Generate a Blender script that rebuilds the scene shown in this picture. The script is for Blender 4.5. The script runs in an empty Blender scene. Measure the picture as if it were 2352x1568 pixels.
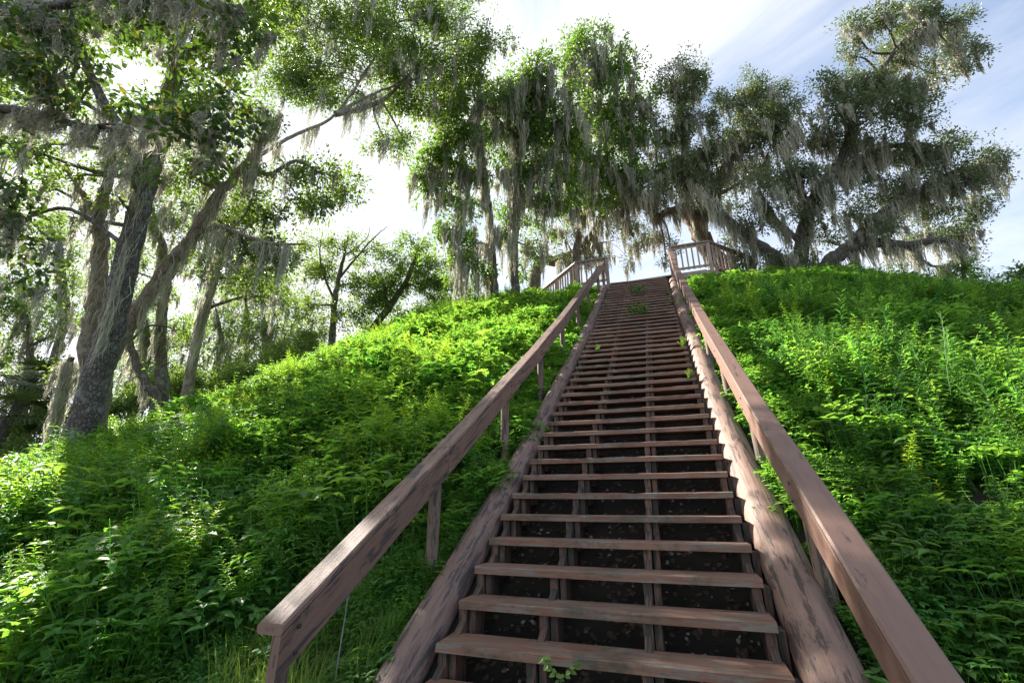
import bpy, math, random
import numpy as np
from mathutils import Matrix, Vector
random.seed(7); rng = np.random.default_rng(11)
C = bpy.context.scene.collection
sc = bpy.context.scene
PI = math.pi

# ------------------------------------------------------------------ camera
CAM = np.array([0.521257, -2.498653, 0.879451]); YAW, PITCH = 0.336957, 0.356569
Fpx = 1707.0 * 2352 / 3840
cf = np.array([-math.sin(YAW)*math.cos(PITCH), math.cos(YAW)*math.cos(PITCH), math.sin(PITCH)])
cr = np.array([math.cos(YAW), math.sin(YAW), 0.0]); cu = np.cross(cr, cf)
cam = bpy.data.cameras.new('camera'); cam.sensor_width = 36; cam.lens = 1707.0/3840*36
cam.clip_start = .05; cam.clip_end = 3000
co = bpy.data.objects.new('camera', cam); C.objects.link(co)
co.matrix_world = Matrix(((cr[0], cu[0], -cf[0], CAM[0]), (cr[1], cu[1], -cf[1], CAM[1]), (cr[2], cu[2], -cf[2], CAM[2]), (0, 0, 0, 1)))
sc.camera = co
def A(px, py, dep):
    return CAM + dep*(cf + cr*(px-1176)/Fpx - cu*(py-784)/Fpx)
def proj(P):
    d = np.asarray(P) - CAM; z = d@cf
    return np.stack([1176+Fpx*(d@cr)/z, 784-Fpx*(d@cu)/z, z], -1)

# ------------------------------------------------------------------ terrain
RISE, RUN, QD, TILT = 0.169094, 0.270455, 0.000415, -0.001091
def S(y):
    n = np.asarray(y, float)/RUN
    return RISE*n + QD*n*n
Y0 = 12.0
def sn(x, y, s=0):
    return (np.sin(x*.9+s)*np.cos(y*1.1-s*.7)+.6*np.sin(x*2.1+y*1.7+s*2)+.4*np.cos(x*4.3-y*3.1+s))/2
def H(x, y):
    x = np.asarray(x, float); y = np.asarray(y, float)
    xl, rl, xr, rr = -5., 9., 1.5, 9.0
    cl, cR = Y0+rl, Y0+rr
    dl = np.hypot(x-xl, y-cl)-rl; dr = np.hypot(x-xr, y-cR)-rr
    dL = np.where(y < cl, dl, (xl-rl)-x); dR = np.where(y < cR, dr, x-(xr+rr))
    dm = Y0-y
    db = y-(Y0+26)
    d = np.where(x < xl, dL, np.where(x > xr, dR, dm)); d = np.maximum(d, db)
    d = np.clip(d, 0, 13.2)
    z = S(Y0-d)-.22
    side = np.clip((np.abs(x)-1.15)/1.5, 0, 1)
    z = z + .07*sn(x*1.5, y*1.5)*side
    under = (np.abs(x) < .97) & (y > -1.4) & (y < 12.4)
    return np.where(under, z-.2-.05*(y > 11.5), z)
def ground_hit(px, py):
    d = cf + cr*(px-1176)/Fpx - cu*(py-784)/Fpx
    t = np.arange(1.2, 40, .03); P = CAM + t[:, None]*d
    h = H(P[:, 0], P[:, 1]); k = np.argmax(P[:, 2] < h)
    return P[k] if P[k, 2] < h[k] else None

# ------------------------------------------------------------------ mesh helpers
def tagobj(o, label=None, cat=None, group=None, kind=None):
    if label: o['label'] = label
    if cat: o['category'] = cat
    if group: o['group'] = group
    if kind: o['kind'] = kind
    return o
def empty(name, loc, label, cat, group=None):
    o = bpy.data.objects.new(name, None); C.objects.link(o); o.location = tuple(loc); o.empty_display_size = .2
    return tagobj(o, label, cat, group)
class MB:
    def __init__(s): s.v = []; s.f3 = []; s.f4 = []; s.u3 = []; s.u4 = []; s.n = 0
    def add(s, V, Fs, UV=None):
        V = np.asarray(V, float).reshape(-1, 3); Fs = np.asarray(Fs, int)
        if UV is None: UV = np.zeros((len(Fs), Fs.shape[1], 2))
        s.v.append(V)
        if Fs.shape[1] == 3: s.f3.append(Fs+s.n); s.u3.append(UV)
        else: s.f4.append(Fs+s.n); s.u4.append(UV)
        s.n += len(V)
    def mesh(s, name, mat, smooth=False, off=None):
        V = np.concatenate(s.v) if s.v else np.zeros((0, 3))
        if off is not None: V = V-np.asarray(off)
        f3 = np.concatenate(s.f3) if s.f3 else np.zeros((0, 3), int); f4 = np.concatenate(s.f4) if s.f4 else np.zeros((0, 4), int)
        u = np.concatenate([np.concatenate(s.u3).reshape(-1, 2) if s.u3 else np.zeros((0, 2)), np.concatenate(s.u4).reshape(-1, 2) if s.u4 else np.zeros((0, 2))])
        me = bpy.data.meshes.new(name)
        me.vertices.add(len(V)); me.vertices.foreach_set('co', V.astype(np.float32).ravel())
        lo = np.concatenate([f3.ravel(), f4.ravel()]).astype(np.int32)
        me.loops.add(len(lo)); me.loops.foreach_set('vertex_index', lo)
        tot = np.concatenate([np.full(len(f3), 3), np.full(len(f4), 4)]).astype(np.int32)
        st = np.concatenate([[0], np.cumsum(tot)[:-1]]).astype(np.int32) if len(tot) else tot
        me.polygons.add(len(tot)); me.polygons.foreach_set('loop_start', st); me.polygons.foreach_set('loop_total', tot)
        me.update(calc_edges=True)
        uvl = me.uv_layers.new(name='UVMap'); uvl.data.foreach_set('uv', u.astype(np.float32).ravel())
        me.polygons.foreach_set('use_smooth', np.full(len(tot), smooth)); me.materials.append(mat)
        me.update(); me.validate(verbose=False)
        return me
    def obj(s, name, mat, parent=None, smooth=False, link=True):
        off = np.array(parent.location) if parent is not None else None
        if parent is not None and parent.type == 'MESH' and parent.parent is not None: off = off+np.array(parent.parent.location)
        o = bpy.data.objects.new(name, s.mesh(name, mat, smooth, off))
        if link: C.objects.link(o)
        if parent is not None: o.parent = parent
        return o
def unit(a): a = np.asarray(a, float); return a/(np.linalg.norm(a, axis=-1, keepdims=True)+1e-12)
def smoothpts(P, R, k=4):
    P = np.asarray(P, float); R = np.asarray(R, float); n = len(P)
    if n < 3: k = max(k, 4)
    Q = np.vstack([2*P[0]-P[1], P, 2*P[-1]-P[-2]]); out = []; ro = []
    for i in range(n-1):
        p0, p1, p2, p3 = Q[i:i+4]
        for t in np.arange(k)/k:
            out.append(.5*((2*p1)+(-p0+p2)*t+(2*p0-5*p1+4*p2-p3)*t*t+(-p0+3*p1-3*p2+p3)*t**3)); ro.append(R[i]*(1-t)+R[i+1]*t)
    out.append(P[-1]); ro.append(R[-1])
    return np.array(out), np.array(ro)
def tube(mb, P, R, sides=8, jit=0., cap=True, flare=0):
    P = np.asarray(P, float); R = np.asarray(R, float)*np.ones(len(P)); m = len(P)
    T = unit(np.gradient(P, axis=0)); ref = np.array([1., 0, 0]) if abs(T[0][0]) < .8 else np.array([0, 1., 0])
    L = np.concatenate([[0], np.cumsum(np.linalg.norm(np.diff(P, axis=0), axis=1))])
    a = np.linspace(0, 2*PI, sides, endpoint=False); V = []
    prev = ref
    for i in range(m):
        b = unit(prev-T[i]*(prev@T[i])); c = np.cross(T[i], b); prev = b
        rr = R[i]*(1+jit*np.sin(3*a+L[i]*1.3)+jit*.7*np.sin(5*a-L[i]*2.1)+jit*.6*rng.normal(size=sides))
        V.append(P[i]+np.outer(rr*np.cos(a), b)+np.outer(rr*np.sin(a), c))
    V = np.concatenate(V); Fs = []; U = []
    per = 2*PI*R.mean()
    for i in range(m-1):
        for j in range(sides):
            k = (j+1) % sides
            Fs.append((i*sides+j, i*sides+k, (i+1)*sides+k, (i+1)*sides+j))
            U.append(((L[i], j/sides*per), (L[i], (j+1)/sides*per), (L[i+1], (j+1)/sides*per), (L[i+1], j/sides*per)))
    mb.add(V, Fs, np.array(U))
    if cap:
        for i, base in ((0, 0), (m-1, (m-1)*sides)):
            V2 = np.vstack([P[i], V[base:base+sides]])
            F3 = [(0, 1+(j+1) % sides, 1+j) if i == 0 else (0, 1+j, 1+(j+1) % sides) for j in range(sides)]
            uv = np.array([[(L[i], 0), (L[i]+.02, .02), (L[i]-.02, .03)]]*sides)
            mb.add(V2, F3, uv)
def box(mb, x0, x1, y0, y1, z0, z1, uvax='y'):
    V = [(x, y, z) for x in (x0, x1) for y in (y0, y1) for z in (z0, z1)]
    Fs = [(0, 1, 3, 2), (4, 6, 7, 5), (0, 4, 5, 1), (2, 3, 7, 6), (0, 2, 6, 4), (1, 5, 7, 3)]
    V = np.array(V, float); U = []
    for k, f in enumerate(Fs):
        pts = V[list(f)]
        la = {'x': 0, 'y': 1, 'z': 2}[uvax]; oth = [i for i in range(3) if i != la]
        U.append([(q[la], q[oth[0]]*1.0+q[oth[1]]*1.3) for q in pts])
    mb.add(V, Fs, np.array(U))

# ------------------------------------------------------------------ materials
def newmat(name):
    m = bpy.data.materials.new(name); m.use_nodes = True; nt = m.node_tree; nt.nodes.clear()
    return m, nt, nt.nodes, nt.links
def ramp(N, stops):
    r = N.new('ShaderNodeValToRGB'); e = r.color_ramp.elements
    while len(e) > 1: e.remove(e[0])
    e[0].position = stops[0][0]; e[0].color = (*stops[0][1], 1)
    for p, c in stops[1:]: q = e.new(p); q.color = (*c, 1)
    return r
def noise(N, Lk, vec, scale, detail=4, rough=.6, dist=0):
    n = N.new('ShaderNodeTexNoise'); n.inputs['Scale'].default_value = scale; n.inputs['Detail'].default_value = detail
    n.inputs['Roughness'].default_value = rough; n.inputs['Distortion'].default_value = dist
    Lk.new(vec, n.inputs['Vector']); return n.outputs['Fac']
def mapping(N, Lk, vec, scale):
    m = N.new('ShaderNodeMapping'); m.inputs['Scale'].default_value = scale; Lk.new(vec, m.inputs['Vector']); return m.outputs['Vector']
def mixc(N, Lk, f, a, b):
    m = N.new('ShaderNodeMix'); m.data_type = 'RGBA'
    for s, v in ((m.inputs[0], f), (m.inputs[6], a), (m.inputs[7], b)):
        if hasattr(v, 'is_linked'): Lk.new(v, s)
        elif isinstance(v, tuple): s.default_value = (*v, 1)
        else: s.default_value = v
    return m.outputs[2]
def leafmat(name, dark, light, trans, tmix=.45, rough=.42, scale=1.2, yellow=None, perobj=True, spec=.5):
    m, nt, N, Lk = newmat(name); out = N.new('ShaderNodeOutputMaterial'); g = N.new('ShaderNodeNewGeometry')
    f = noise(N, Lk, g.outputs['Position'], scale, 5, .75)
    fr = ramp(N, [(.32, (0, 0, 0)), (.66, (1, 1, 1))]); Lk.new(f, fr.inputs[0])
    col = mixc(N, Lk, fr.outputs[0], dark, light)
    oi = N.new('ShaderNodeObjectInfo'); rnd = oi.outputs['Random']
    isl = g.outputs['Random Per Island']
    hs = N.new('ShaderNodeHueSaturation'); Lk.new(col, hs.inputs['Color'])
    ma = N.new('ShaderNodeMath'); ma.operation = 'MULTIPLY_ADD'; Lk.new(isl, ma.inputs[0]); ma.inputs[1].default_value = .7; ma.inputs[2].default_value = .65
    Lk.new(ma.outputs[0], hs.inputs['Value'])
    mh = N.new('ShaderNodeMath'); mh.operation = 'MULTIPLY_ADD'; Lk.new(rnd if perobj else isl, mh.inputs[0]); mh.inputs[1].default_value = .032; mh.inputs[2].default_value = .488
    Lk.new(mh.outputs[0], hs.inputs['Hue'])
    base = hs.outputs[0]
    tcol = mixc(N, Lk, fr.outputs[0], tuple(c*.75 for c in trans), trans)
    h2 = N.new('ShaderNodeHueSaturation'); Lk.new(tcol, h2.inputs['Color']); Lk.new(ma.outputs[0], h2.inputs['Value']); Lk.new(mh.outputs[0], h2.inputs['Hue'])
    tc = h2.outputs[0]
    if yellow:
        gt = N.new('ShaderNodeMath'); gt.operation = 'GREATER_THAN'; Lk.new(isl, gt.inputs[0]); gt.inputs[1].default_value = .965
        base = mixc(N, Lk, gt.outputs[0], base, yellow); tc = mixc(N, Lk, gt.outputs[0], tc, yellow)
    p = N.new('ShaderNodeBsdfPrincipled'); Lk.new(base, p.inputs['Base Color']); p.inputs['Roughness'].default_value = rough
    p.inputs['Specular IOR Level'].default_value = spec
    t = N.new('ShaderNodeBsdfTranslucent'); Lk.new(tc, t.inputs['Color'])
    mx = N.new('ShaderNodeMixShader'); mx.inputs[0].default_value = tmix
    Lk.new(p.outputs[0], mx.inputs[1]); Lk.new(t.outputs[0], mx.inputs[2]); Lk.new(mx.outputs[0], out.inputs['Surface'])
    return m
def woodmat(name, paint, paint2, worn, wornamt=.5, crack=.6, rough=.6, gs=(2.2, 38, 1), green=None, seed=0., bump=.35, red=None):
    m, nt, N, Lk = newmat(name); out = N.new('ShaderNodeOutputMaterial'); tc = N.new('ShaderNodeTexCoord'); g = N.new('ShaderNodeNewGeometry')
    uv = tc.outputs['UV']
    oi = N.new('ShaderNodeObjectInfo'); va = N.new('ShaderNodeVectorMath'); va.operation = 'ADD'; Lk.new(uv, va.inputs[0])
    vs = N.new('ShaderNodeCombineXYZ'); mm = N.new('ShaderNodeMath'); mm.operation = 'MULTIPLY_ADD'; Lk.new(oi.outputs['Random'], mm.inputs[0]); mm.inputs[1].default_value = 37; mm.inputs[2].default_value = seed
    Lk.new(mm.outputs[0], vs.inputs[0]); Lk.new(mm.outputs[0], vs.inputs[1]); Lk.new(vs.outputs[0], va.inputs[1]); uv = va.outputs[0]
    f1 = noise(N, Lk, mapping(N, Lk, uv, (1.3, 6, 1)), 1.6, 5, .65)
    c = mixc(N, Lk, f1, paint, paint2); hv = N.new('ShaderNodeHueSaturation'); Lk.new(c, hv.inputs['Color']); mv = N.new('ShaderNodeMath'); mv.operation = 'MULTIPLY_ADD'; Lk.new(oi.outputs['Random'], mv.inputs[0]); mv.inputs[1].default_value = .5; mv.inputs[2].default_value = .75; Lk.new(mv.outputs[0], hv.inputs['Value']); c = hv.outputs[0]
    fg = noise(N, Lk, mapping(N, Lk, uv, gs), 1.2, 6, .7, .3)
    f2 = noise(N, Lk, mapping(N, Lk, uv, (1.1, 7, 1)), 2.3, 6, .72, .5)
    ad = N.new('ShaderNodeMath'); ad.operation = 'MULTIPLY_ADD'; Lk.new(fg, ad.inputs[0]); ad.inputs[1].default_value = .55; Lk.new(f2, ad.inputs[2])
    th = .98-.42*wornamt
    wr = ramp(N, [(max(0, th-.03), (0, 0, 0)), (min(1, th+.02), (1, 1, 1))]); Lk.new(ad.outputs[0], wr.inputs[0])
    c = mixc(N, Lk, wr.outputs[0], c, worn)
    if red:
        f3 = noise(N, Lk, mapping(N, Lk, uv, (2.2, 9, 1)), 1.9, 5, .7); rr = ramp(N, [(.53, (0, 0, 0)), (.6, (1, 1, 1))]); Lk.new(f3, rr.inputs[0]); c = mixc(N, Lk, rr.outputs[0], c, red)
    if green:
        f4 = noise(N, Lk, g.outputs['Position'], 3.1, 6, .75); rr = ramp(N, [(.52, (0, 0, 0)), (.66, (.8, .8, .8))]); Lk.new(f4, rr.inputs[0]); c = mixc(N, Lk, rr.outputs[0], c, green)
    gr = ramp(N, [(.30, (.42, .40, .40)), (.5, (1, 1, 1))]); Lk.new(fg, gr.inputs[0])
    ml = N.new('ShaderNodeMix'); ml.data_type = 'RGBA'; ml.blend_type = 'MULTIPLY'; ml.inputs[0].default_value = crack; Lk.new(c, ml.inputs[6]); Lk.new(gr.outputs[0], ml.inputs[7])
    p = N.new('ShaderNodeBsdfPrincipled'); Lk.new(ml.outputs[2], p.inputs['Base Color']); p.inputs['Roughness'].default_value = rough
    bm = N.new('ShaderNodeBump'); bm.inputs['Strength'].default_value = bump; bm.inputs['Distance'].default_value = .012; Lk.new(fg, bm.inputs['Height']); Lk.new(bm.outputs[0], p.inputs['Normal'])
    Lk.new(p.outputs[0], out.inputs['Surface']); return m
def barkmat(name, a, b, lich, lamt=.5, gs=(5, 16, 1), bump=.8):
    m, nt, N, Lk = newmat(name); out = N.new('ShaderNodeOutputMaterial'); tc = N.new('ShaderNodeTexCoord'); g = N.new('ShaderNodeNewGeometry')
    v = N.new('ShaderNodeTexVoronoi'); v.inputs['Scale'].default_value = 1.6; v.feature = 'DISTANCE_TO_EDGE'
    mp = mapping(N, Lk, tc.outputs['UV'], gs); wn = noise(N, Lk, mp, 1.5, 5, .7)
    vv = N.new('ShaderNodeVectorMath'); vv.operation = 'ADD'; Lk.new(mp, vv.inputs[0]); Lk.new(wn, vv.inputs[1]); Lk.new(vv.outputs[0], v.inputs['Vector'])
    rr = ramp(N, [(.0, (0, 0, 0)), (.22, (1, 1, 1))]); Lk.new(v.outputs['Distance'], rr.inputs[0])
    c = mixc(N, Lk, rr.outputs[0], b, a)
    f = noise(N, Lk, g.outputs['Position'], 3.5, 6, .75); r2 = ramp(N, [(.62-.25*lamt, (0, 0, 0)), (.74-.25*lamt, (1, 1, 1))]); Lk.new(f, r2.inputs[0])
    c = mixc(N, Lk, r2.outputs[0], c, lich)
    p = N.new('ShaderNodeBsdfPrincipled'); Lk.new(c, p.inputs['Base Color']); p.inputs['Roughness'].default_value = .9
    bm = N.new('ShaderNodeBump'); bm.inputs['Strength'].default_value = bump; bm.inputs['Distance'].default_value = .03
    mu = N.new('ShaderNodeMath'); mu.operation = 'ADD'; Lk.new(rr.outputs[0], mu.inputs[0]); Lk.new(wn, mu.inputs[1]); Lk.new(mu.outputs[0], bm.inputs['Height']); Lk.new(bm.outputs[0], p.inputs['Normal'])
    Lk.new(p.outputs[0], out.inputs['Surface']); return m
def plain(name, c, rough=.8, c2=None, sc_=6):
    m, nt, N, Lk = newmat(name); out = N.new('ShaderNodeOutputMaterial'); p = N.new('ShaderNodeBsdfPrincipled'); p.inputs['Roughness'].default_value = rough
    g = N.new('ShaderNodeNewGeometry'); f = noise(N, Lk, g.outputs['Position'], sc_, 6, .7); r = ramp(N, [(.35, (0, 0, 0)), (.65, (1, 1, 1))]); Lk.new(f, r.inputs[0])
    Lk.new(mixc(N, Lk, r.outputs[0], c, c2 or tuple(k*.6 for k in c)), p.inputs['Base Color']); Lk.new(p.outputs[0], out.inputs['Surface']); return m

M = {}
M['ground'] = plain('soil', (.035, .027, .019), .95, (.016, .015, .009), 5)
M['weedA'] = leafmat('weed_leaf', (.075, .17, .024), (.13, .27, .04), (.50, .76, .05), .54, .40, .6, spec=.45)
M['weedB'] = leafmat('weed_leaf_dark', (.06, .15, .035), (.11, .23, .055), (.32, .60, .06), .5, .48, .8, spec=.4)
M['weedR'] = leafmat('goldenrod_leaf', (.04, .105, .028), (.068, .155, .035), (.13, .33, .045), .40, .42, .6, spec=.4)
M['grass'] = leafmat('grass_blade', (.10, .17, .03), (.15, .22, .04), (.24, .36, .045), .5, .45, 1.)
M['step_weed'] = leafmat('step_weed_leaf', (.08, .14, .03), (.13, .2, .04), (.2, .4, .04), .4, .5, 2.)
M['leaf_oak'] = leafmat('oak_leaf', (.07, .12, .03), (.12, .18, .045), (.28, .42, .04), .42, .38, 1.0, perobj=False, spec=.5)
M['leaf_live'] = leafmat('live_oak_leaf', (.10, .135, .065), (.16, .195, .10), (.22, .29, .08), .32, .36, 1.0, perobj=False, spec=.55)
M['leaf_broad'] = leafmat('broad_leaf', (.06, .135, .035), (.11, .20, .045), (.30, .50, .04), .4, .33, .8, yellow=(.4, .38, .04), perobj=False, spec=.55)
M['leaf_lime'] = leafmat('lime_leaf', (.07, .11, .02), (.12, .17, .03), (.30, .42, .04), .45, .42, .7, perobj=False)
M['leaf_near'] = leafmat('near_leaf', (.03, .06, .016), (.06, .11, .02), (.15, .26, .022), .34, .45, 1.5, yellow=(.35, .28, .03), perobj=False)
M['leaf_far'] = leafmat('far_leaf', (.07, .12, .035), (.12, .18, .05), (.30, .45, .06), .45, .45, .5, perobj=False)
M['palm'] = leafmat('palm_frond', (.03, .055, .015), (.06, .09, .02), (.10, .15, .03), .3, .4, 1., perobj=False)
M['moss'] = leafmat('spanish_moss', (.40, .385, .31), (.52, .50, .41), (.54, .52, .41), .42, .9, 1.5, perobj=False, spec=.1)
M['bark_dark'] = barkmat('rough_oak_bark', (.21, .185, .175), (.075, .06, .057), (.30, .33, .33), .45, (6, 15, 1))
M['bark_pale'] = barkmat('pale_bark', (.24, .20, .15), (.13, .10, .075), (.30, .27, .21), .5, (3, 8, 1), .35)
M['bark_grey'] = barkmat('grey_bark', (.16, .14, .12), (.07, .058, .05), (.24, .25, .23), .4, (4, 12, 1), .6)
M['bark_red'] = barkmat('reddish_bark', (.24, .15, .11), (.09, .055, .045), (.22, .19, .17), .25, (5, 14, 1), .8)
M['rail_l'] = woodmat('weathered_mauve_paint', (.155, .09, .068), (.205, .125, .093), (.058, .044, .042), .34, .8, .62, (2.4, 58, 1))
M['rail_r'] = woodmat('mauve_paint', (.185, .106, .078), (.225, .133, .10), (.075, .048, .042), .15, .45, .5, (1.6, 26, 1), bump=.15)
M['log_l'] = woodmat('cracked_log_paint', (.16, .096, .076), (.21, .138, .112), (.065, .05, .048), .38, .95, .7, (1.3, 22, 1), bump=.8)
M['log_r'] = woodmat('log_paint', (.175, .103, .077), (.22, .138, .106), (.07, .045, .038), .36, 1.0, .65, (1.3, 20, 1), bump=.6)
M['tread'] = woodmat('worn_tread_paint', (.155, .082, .052), (.21, .115, .075), (.185, .15, .12), .40, .55, .6, (2.2, 34, 1), green=(.055, .05, .03), red=(.20, .085, .052), bump=.6)
M['support'] = woodmat('stained_support', (.16, .08, .05), (.10, .06, .045), (.04, .035, .03), .5, .7, .8, (3, 26, 1))
M['post'] = woodmat('post_paint', (.155, .10, .075), (.20, .135, .10), (.06, .048, .038), .40, .7, .7, (1.4, 24, 1))
M['deck'] = woodmat('deck_rail_paint_sunlit', (.33, .24, .19), (.42, .32, .26), (.20, .17, .15), .35, .5, .6, (2, 26, 1))  # base lightened: sunlight on the deck railing is put into the paint colour
M['bench'] = plain('grey_board', (.33, .29, .25), .7, (.25, .22, .2))
M['shell'] = plain('oyster_shell', (.36, .34, .32), .7, (.12, .09, .085), 30)
M['litter'] = plain('dead_leaf', (.11, .065, .04), .85, (.045, .03, .024), 20)
M['wire'] = plain('wire', (.34, .33, .35), .4)
M['bolt'] = plain('rusty_bolt', (.06, .04, .035), .6)
M['twig'] = plain('bare_twig', (.14, .11, .09), .9)
M['stem'] = plain('weed_stem', (.10, .13, .04), .8)

# ------------------------------------------------------------------ ground sheet
def axis(a, b, step, far):
    core = np.arange(a, b+1e-6, step); g = step*1.6; lo = [a]; hi = [b]
    while lo[-1] > -far: lo.append(lo[-1]-g); hi.append(hi[-1]+g); g *= 1.35
    return np.array(lo[:0:-1]+list(core)+hi[1:])
xs = np.sort(np.concatenate([axis(-22, 16, .25, 900), [-.975, -.965, .965, .975]])); ysx = axis(-4, 30, .25, 900)
Xg, Yg = np.meshgrid(xs, ysx); Zg = H(Xg, Yg)
nx, ny = len(xs), len(ysx); ii, jj = np.meshgrid(np.arange(nx-1), np.arange(ny-1)); b0 = (jj*nx+ii).ravel()
g_ = MB(); g_.add(np.stack([Xg, Yg, Zg], -1), np.stack([b0, b0+1, b0+nx+1, b0+nx], -1))
tagobj(g_.obj('ground', M['ground'], smooth=True), kind='structure')

# ------------------------------------------------------------------ staircase
st = empty('staircase', (0, -1.2, -.95), 'long steep flight of open wooden steps between two painted logs climbing the green mound', 'staircase')
def tz(x, y): n = y/RUN; return x*TILT*n
NS = 45
for n in range(-3, NS):
    mb = MB(); yf = RUN*n; z = float(RISE*n+QD*n*n); D = .262 if n < NS-1 else .3; th = .05; ti = TILT*n
    nseg = 26; e = .0035
    X = np.linspace(-.915, .915, nseg+1)
    w = rng.uniform(-.006, .006, size=2); yaw = rng.uniform(-.004, .004); sag = rng.uniform(-.006, 0)
    X[0] += rng.uniform(-.012, .012); X[-1] += rng.uniform(-.012, .012)
    split = .135
    for (ya, yb) in ((0, D),):
        prof = [(ya, -th), (ya, -.008), (ya+.006, 0), (yb-.004, 0), (yb, -.004), (yb, -th)]
        V = []
        wear = np.convolve(rng.normal(size=nseg+5), np.ones(5)/5, 'valid')[:nseg+1]
        for i, x in enumerate(X):
            for k, (yy, zz) in enumerate(prof):
                dy = wear[i]*.007*(k in (1,)) + abs(wear[i])*.010*(k == 2); dz = -abs(wear[i])*.007*(k == 2)
                V.append((x, yf+yy+dy+yaw*x*8*.2+(w[0]), z+zz+dz+x*ti+sag*(1-(x/.915)**2)+w[1]*.5))
        V = np.array(V); P = len(prof); Fs = []; U = []
        cum = [0, .042, .052, .30, .31, .36]
        for i in range(nseg):
            for k in range(P):
                q = (k+1) % P
                Fs.append((i*P+k, (i+1)*P+k, (i+1)*P+q, i*P+q)); u0, u1 = cum[k], cum[q] if q else .6
                U.append(((X[i], u0), (X[i+1], u0), (X[i+1], u1), (X[i], u1)))
        mb.add(V, Fs, np.array(U))
        for base, rev in ((0, False), (nseg*P, True)):
            vv = V[base:base+P]; o_ = [(0, 1, 2, 3), (0, 3, 4, 5)]
            mb.add(vv, [t if not rev else t[::-1] for t in o_], np.array([[(0, 0), (0, .05), (.1, .05), (.1, 0)]]*2))
    mb.obj('tread', M['tread'], st)
for sx in (-.885, -.345, .262, .885):
    mb = MB()
    for n in range(-4, NS-1):
        yf = RUN*n; z = float(RISE*n+QD*n*n); z2 = float(RISE*(n+1)+QD*(n+1)**2); ti = TILT*n*sx; ti2 = TILT*(n+1)*sx
        # riser block under tread n+1, standing on the back of tread n
        wv = rng.uniform(-.006, .006)
        box(mb, sx-.026+wv, sx+.026+wv, yf+RUN+.022, yf+RUN+.16, z+ti-.012, z2+ti2-.0505, 'z')
        box(mb, sx+.034, sx+.075, yf+RUN+.05, yf+RUN+.2, z+ti-.10, z2+ti2-.0515, 'z')
    ysx_ = np.linspace(-1.1, 12.0, 30); V = []; 
    for y in ysx_:
        zz = float(S(y)) + TILT*y/RUN*sx
        for dx, dz in ((-.02, -.30), (.02, -.30), (.02, -.10), (-.02, -.10)): V.append((sx+dx, y+.05, zz+dz))
    Fs = []; U = []
    for i in range(len(ysx_)-1):
        for k in range(4): q = (k+1) % 4; Fs.append((i*4+k, i*4+q, (i+1)*4+q, (i+1)*4+k)); U.append(((i*.4, k*.1), (i*.4, k*.1+.1), (i*.4+.4, k*.1+.1), (i*.4+.4, k*.1)))
    mb.add(V, Fs, np.array(U)); mb.obj('stringer', M['support'], st)
for (lx, lh, lr, y1, mm_, lab) in ((-1.10, -.17, .125, 11.7, 'log_l', 'dark cracked log with peeling mauve paint'), (1.095, -.155, .135, 11.7, 'log_r', 'smooth pinkish brown log crossed by step shadows')):
    yy = np.linspace(-1.6, y1, 90); P = np.stack([lx+.012*np.sin(yy*1.1+lx), yy, S(yy)+lh+.010*np.sin(yy*1.7)+TILT*yy/RUN*lx], -1)
    mb = MB(); R = lr*(1+.04*np.sin(yy*.8+1)+.015*np.sin(yy*5.3)); tube(mb, P, R, 28, .012)
    o = mb.obj('log', M[mm_], st, smooth=True); o['label'] = lab

# ------------------------------------------------------------------ handrails (cap + side board + posts)
def sweep_poly(mb, path, prof, bev=.006):
    # path: (m,3); prof: list of (dx, dz) in plane across path, z perpendicular-ish (vertical)
    m = len(path); P = len(prof); V = []; L = np.concatenate([[0], np.cumsum(np.linalg.norm(np.diff(path, axis=0), axis=1))])
    for i in range(m):
        for dx, dz in prof: V.append((path[i][0]+dx, path[i][1], path[i][2]+dz))
    per = np.concatenate([[0], np.cumsum([math.hypot(prof[(k+1) % P][0]-prof[k][0], prof[(k+1) % P][1]-prof[k][1]) for k in range(P)])])
    Fs = []; U = []
    for i in range(m-1):
        for k in range(P): q = (k+1) % P; Fs.append((i*P+k, (i+1)*P+k, (i+1)*P+q, i*P+q)); U.append(((L[i], per[k]), (L[i+1], per[k]), (L[i+1], per[k+1]), (L[i], per[k+1])))
    mb.add(V, Fs, np.array(U))
    for i in (0, m-1):
        c = np.mean(V[i*P:(i+1)*P], axis=0); vv = np.vstack([c, V[i*P:(i+1)*P]])
        mb.add(vv, [(0, 1+k, 1+(k+1) % P) if i == 0 else (0, 1+(k+1) % P, 1+k) for k in range(P)], np.array([[(0, 0), (.01, .05), (.02, .04)]]*P))
def rect(x0, x1, z0, z1, b=.007):
    return [(x0, z0+b), (x0, z1-b), (x0+b, z1), (x1-b, z1), (x1, z1-b), (x1, z0+b), (x1-b, z0), (x0+b, z0)]
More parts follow.
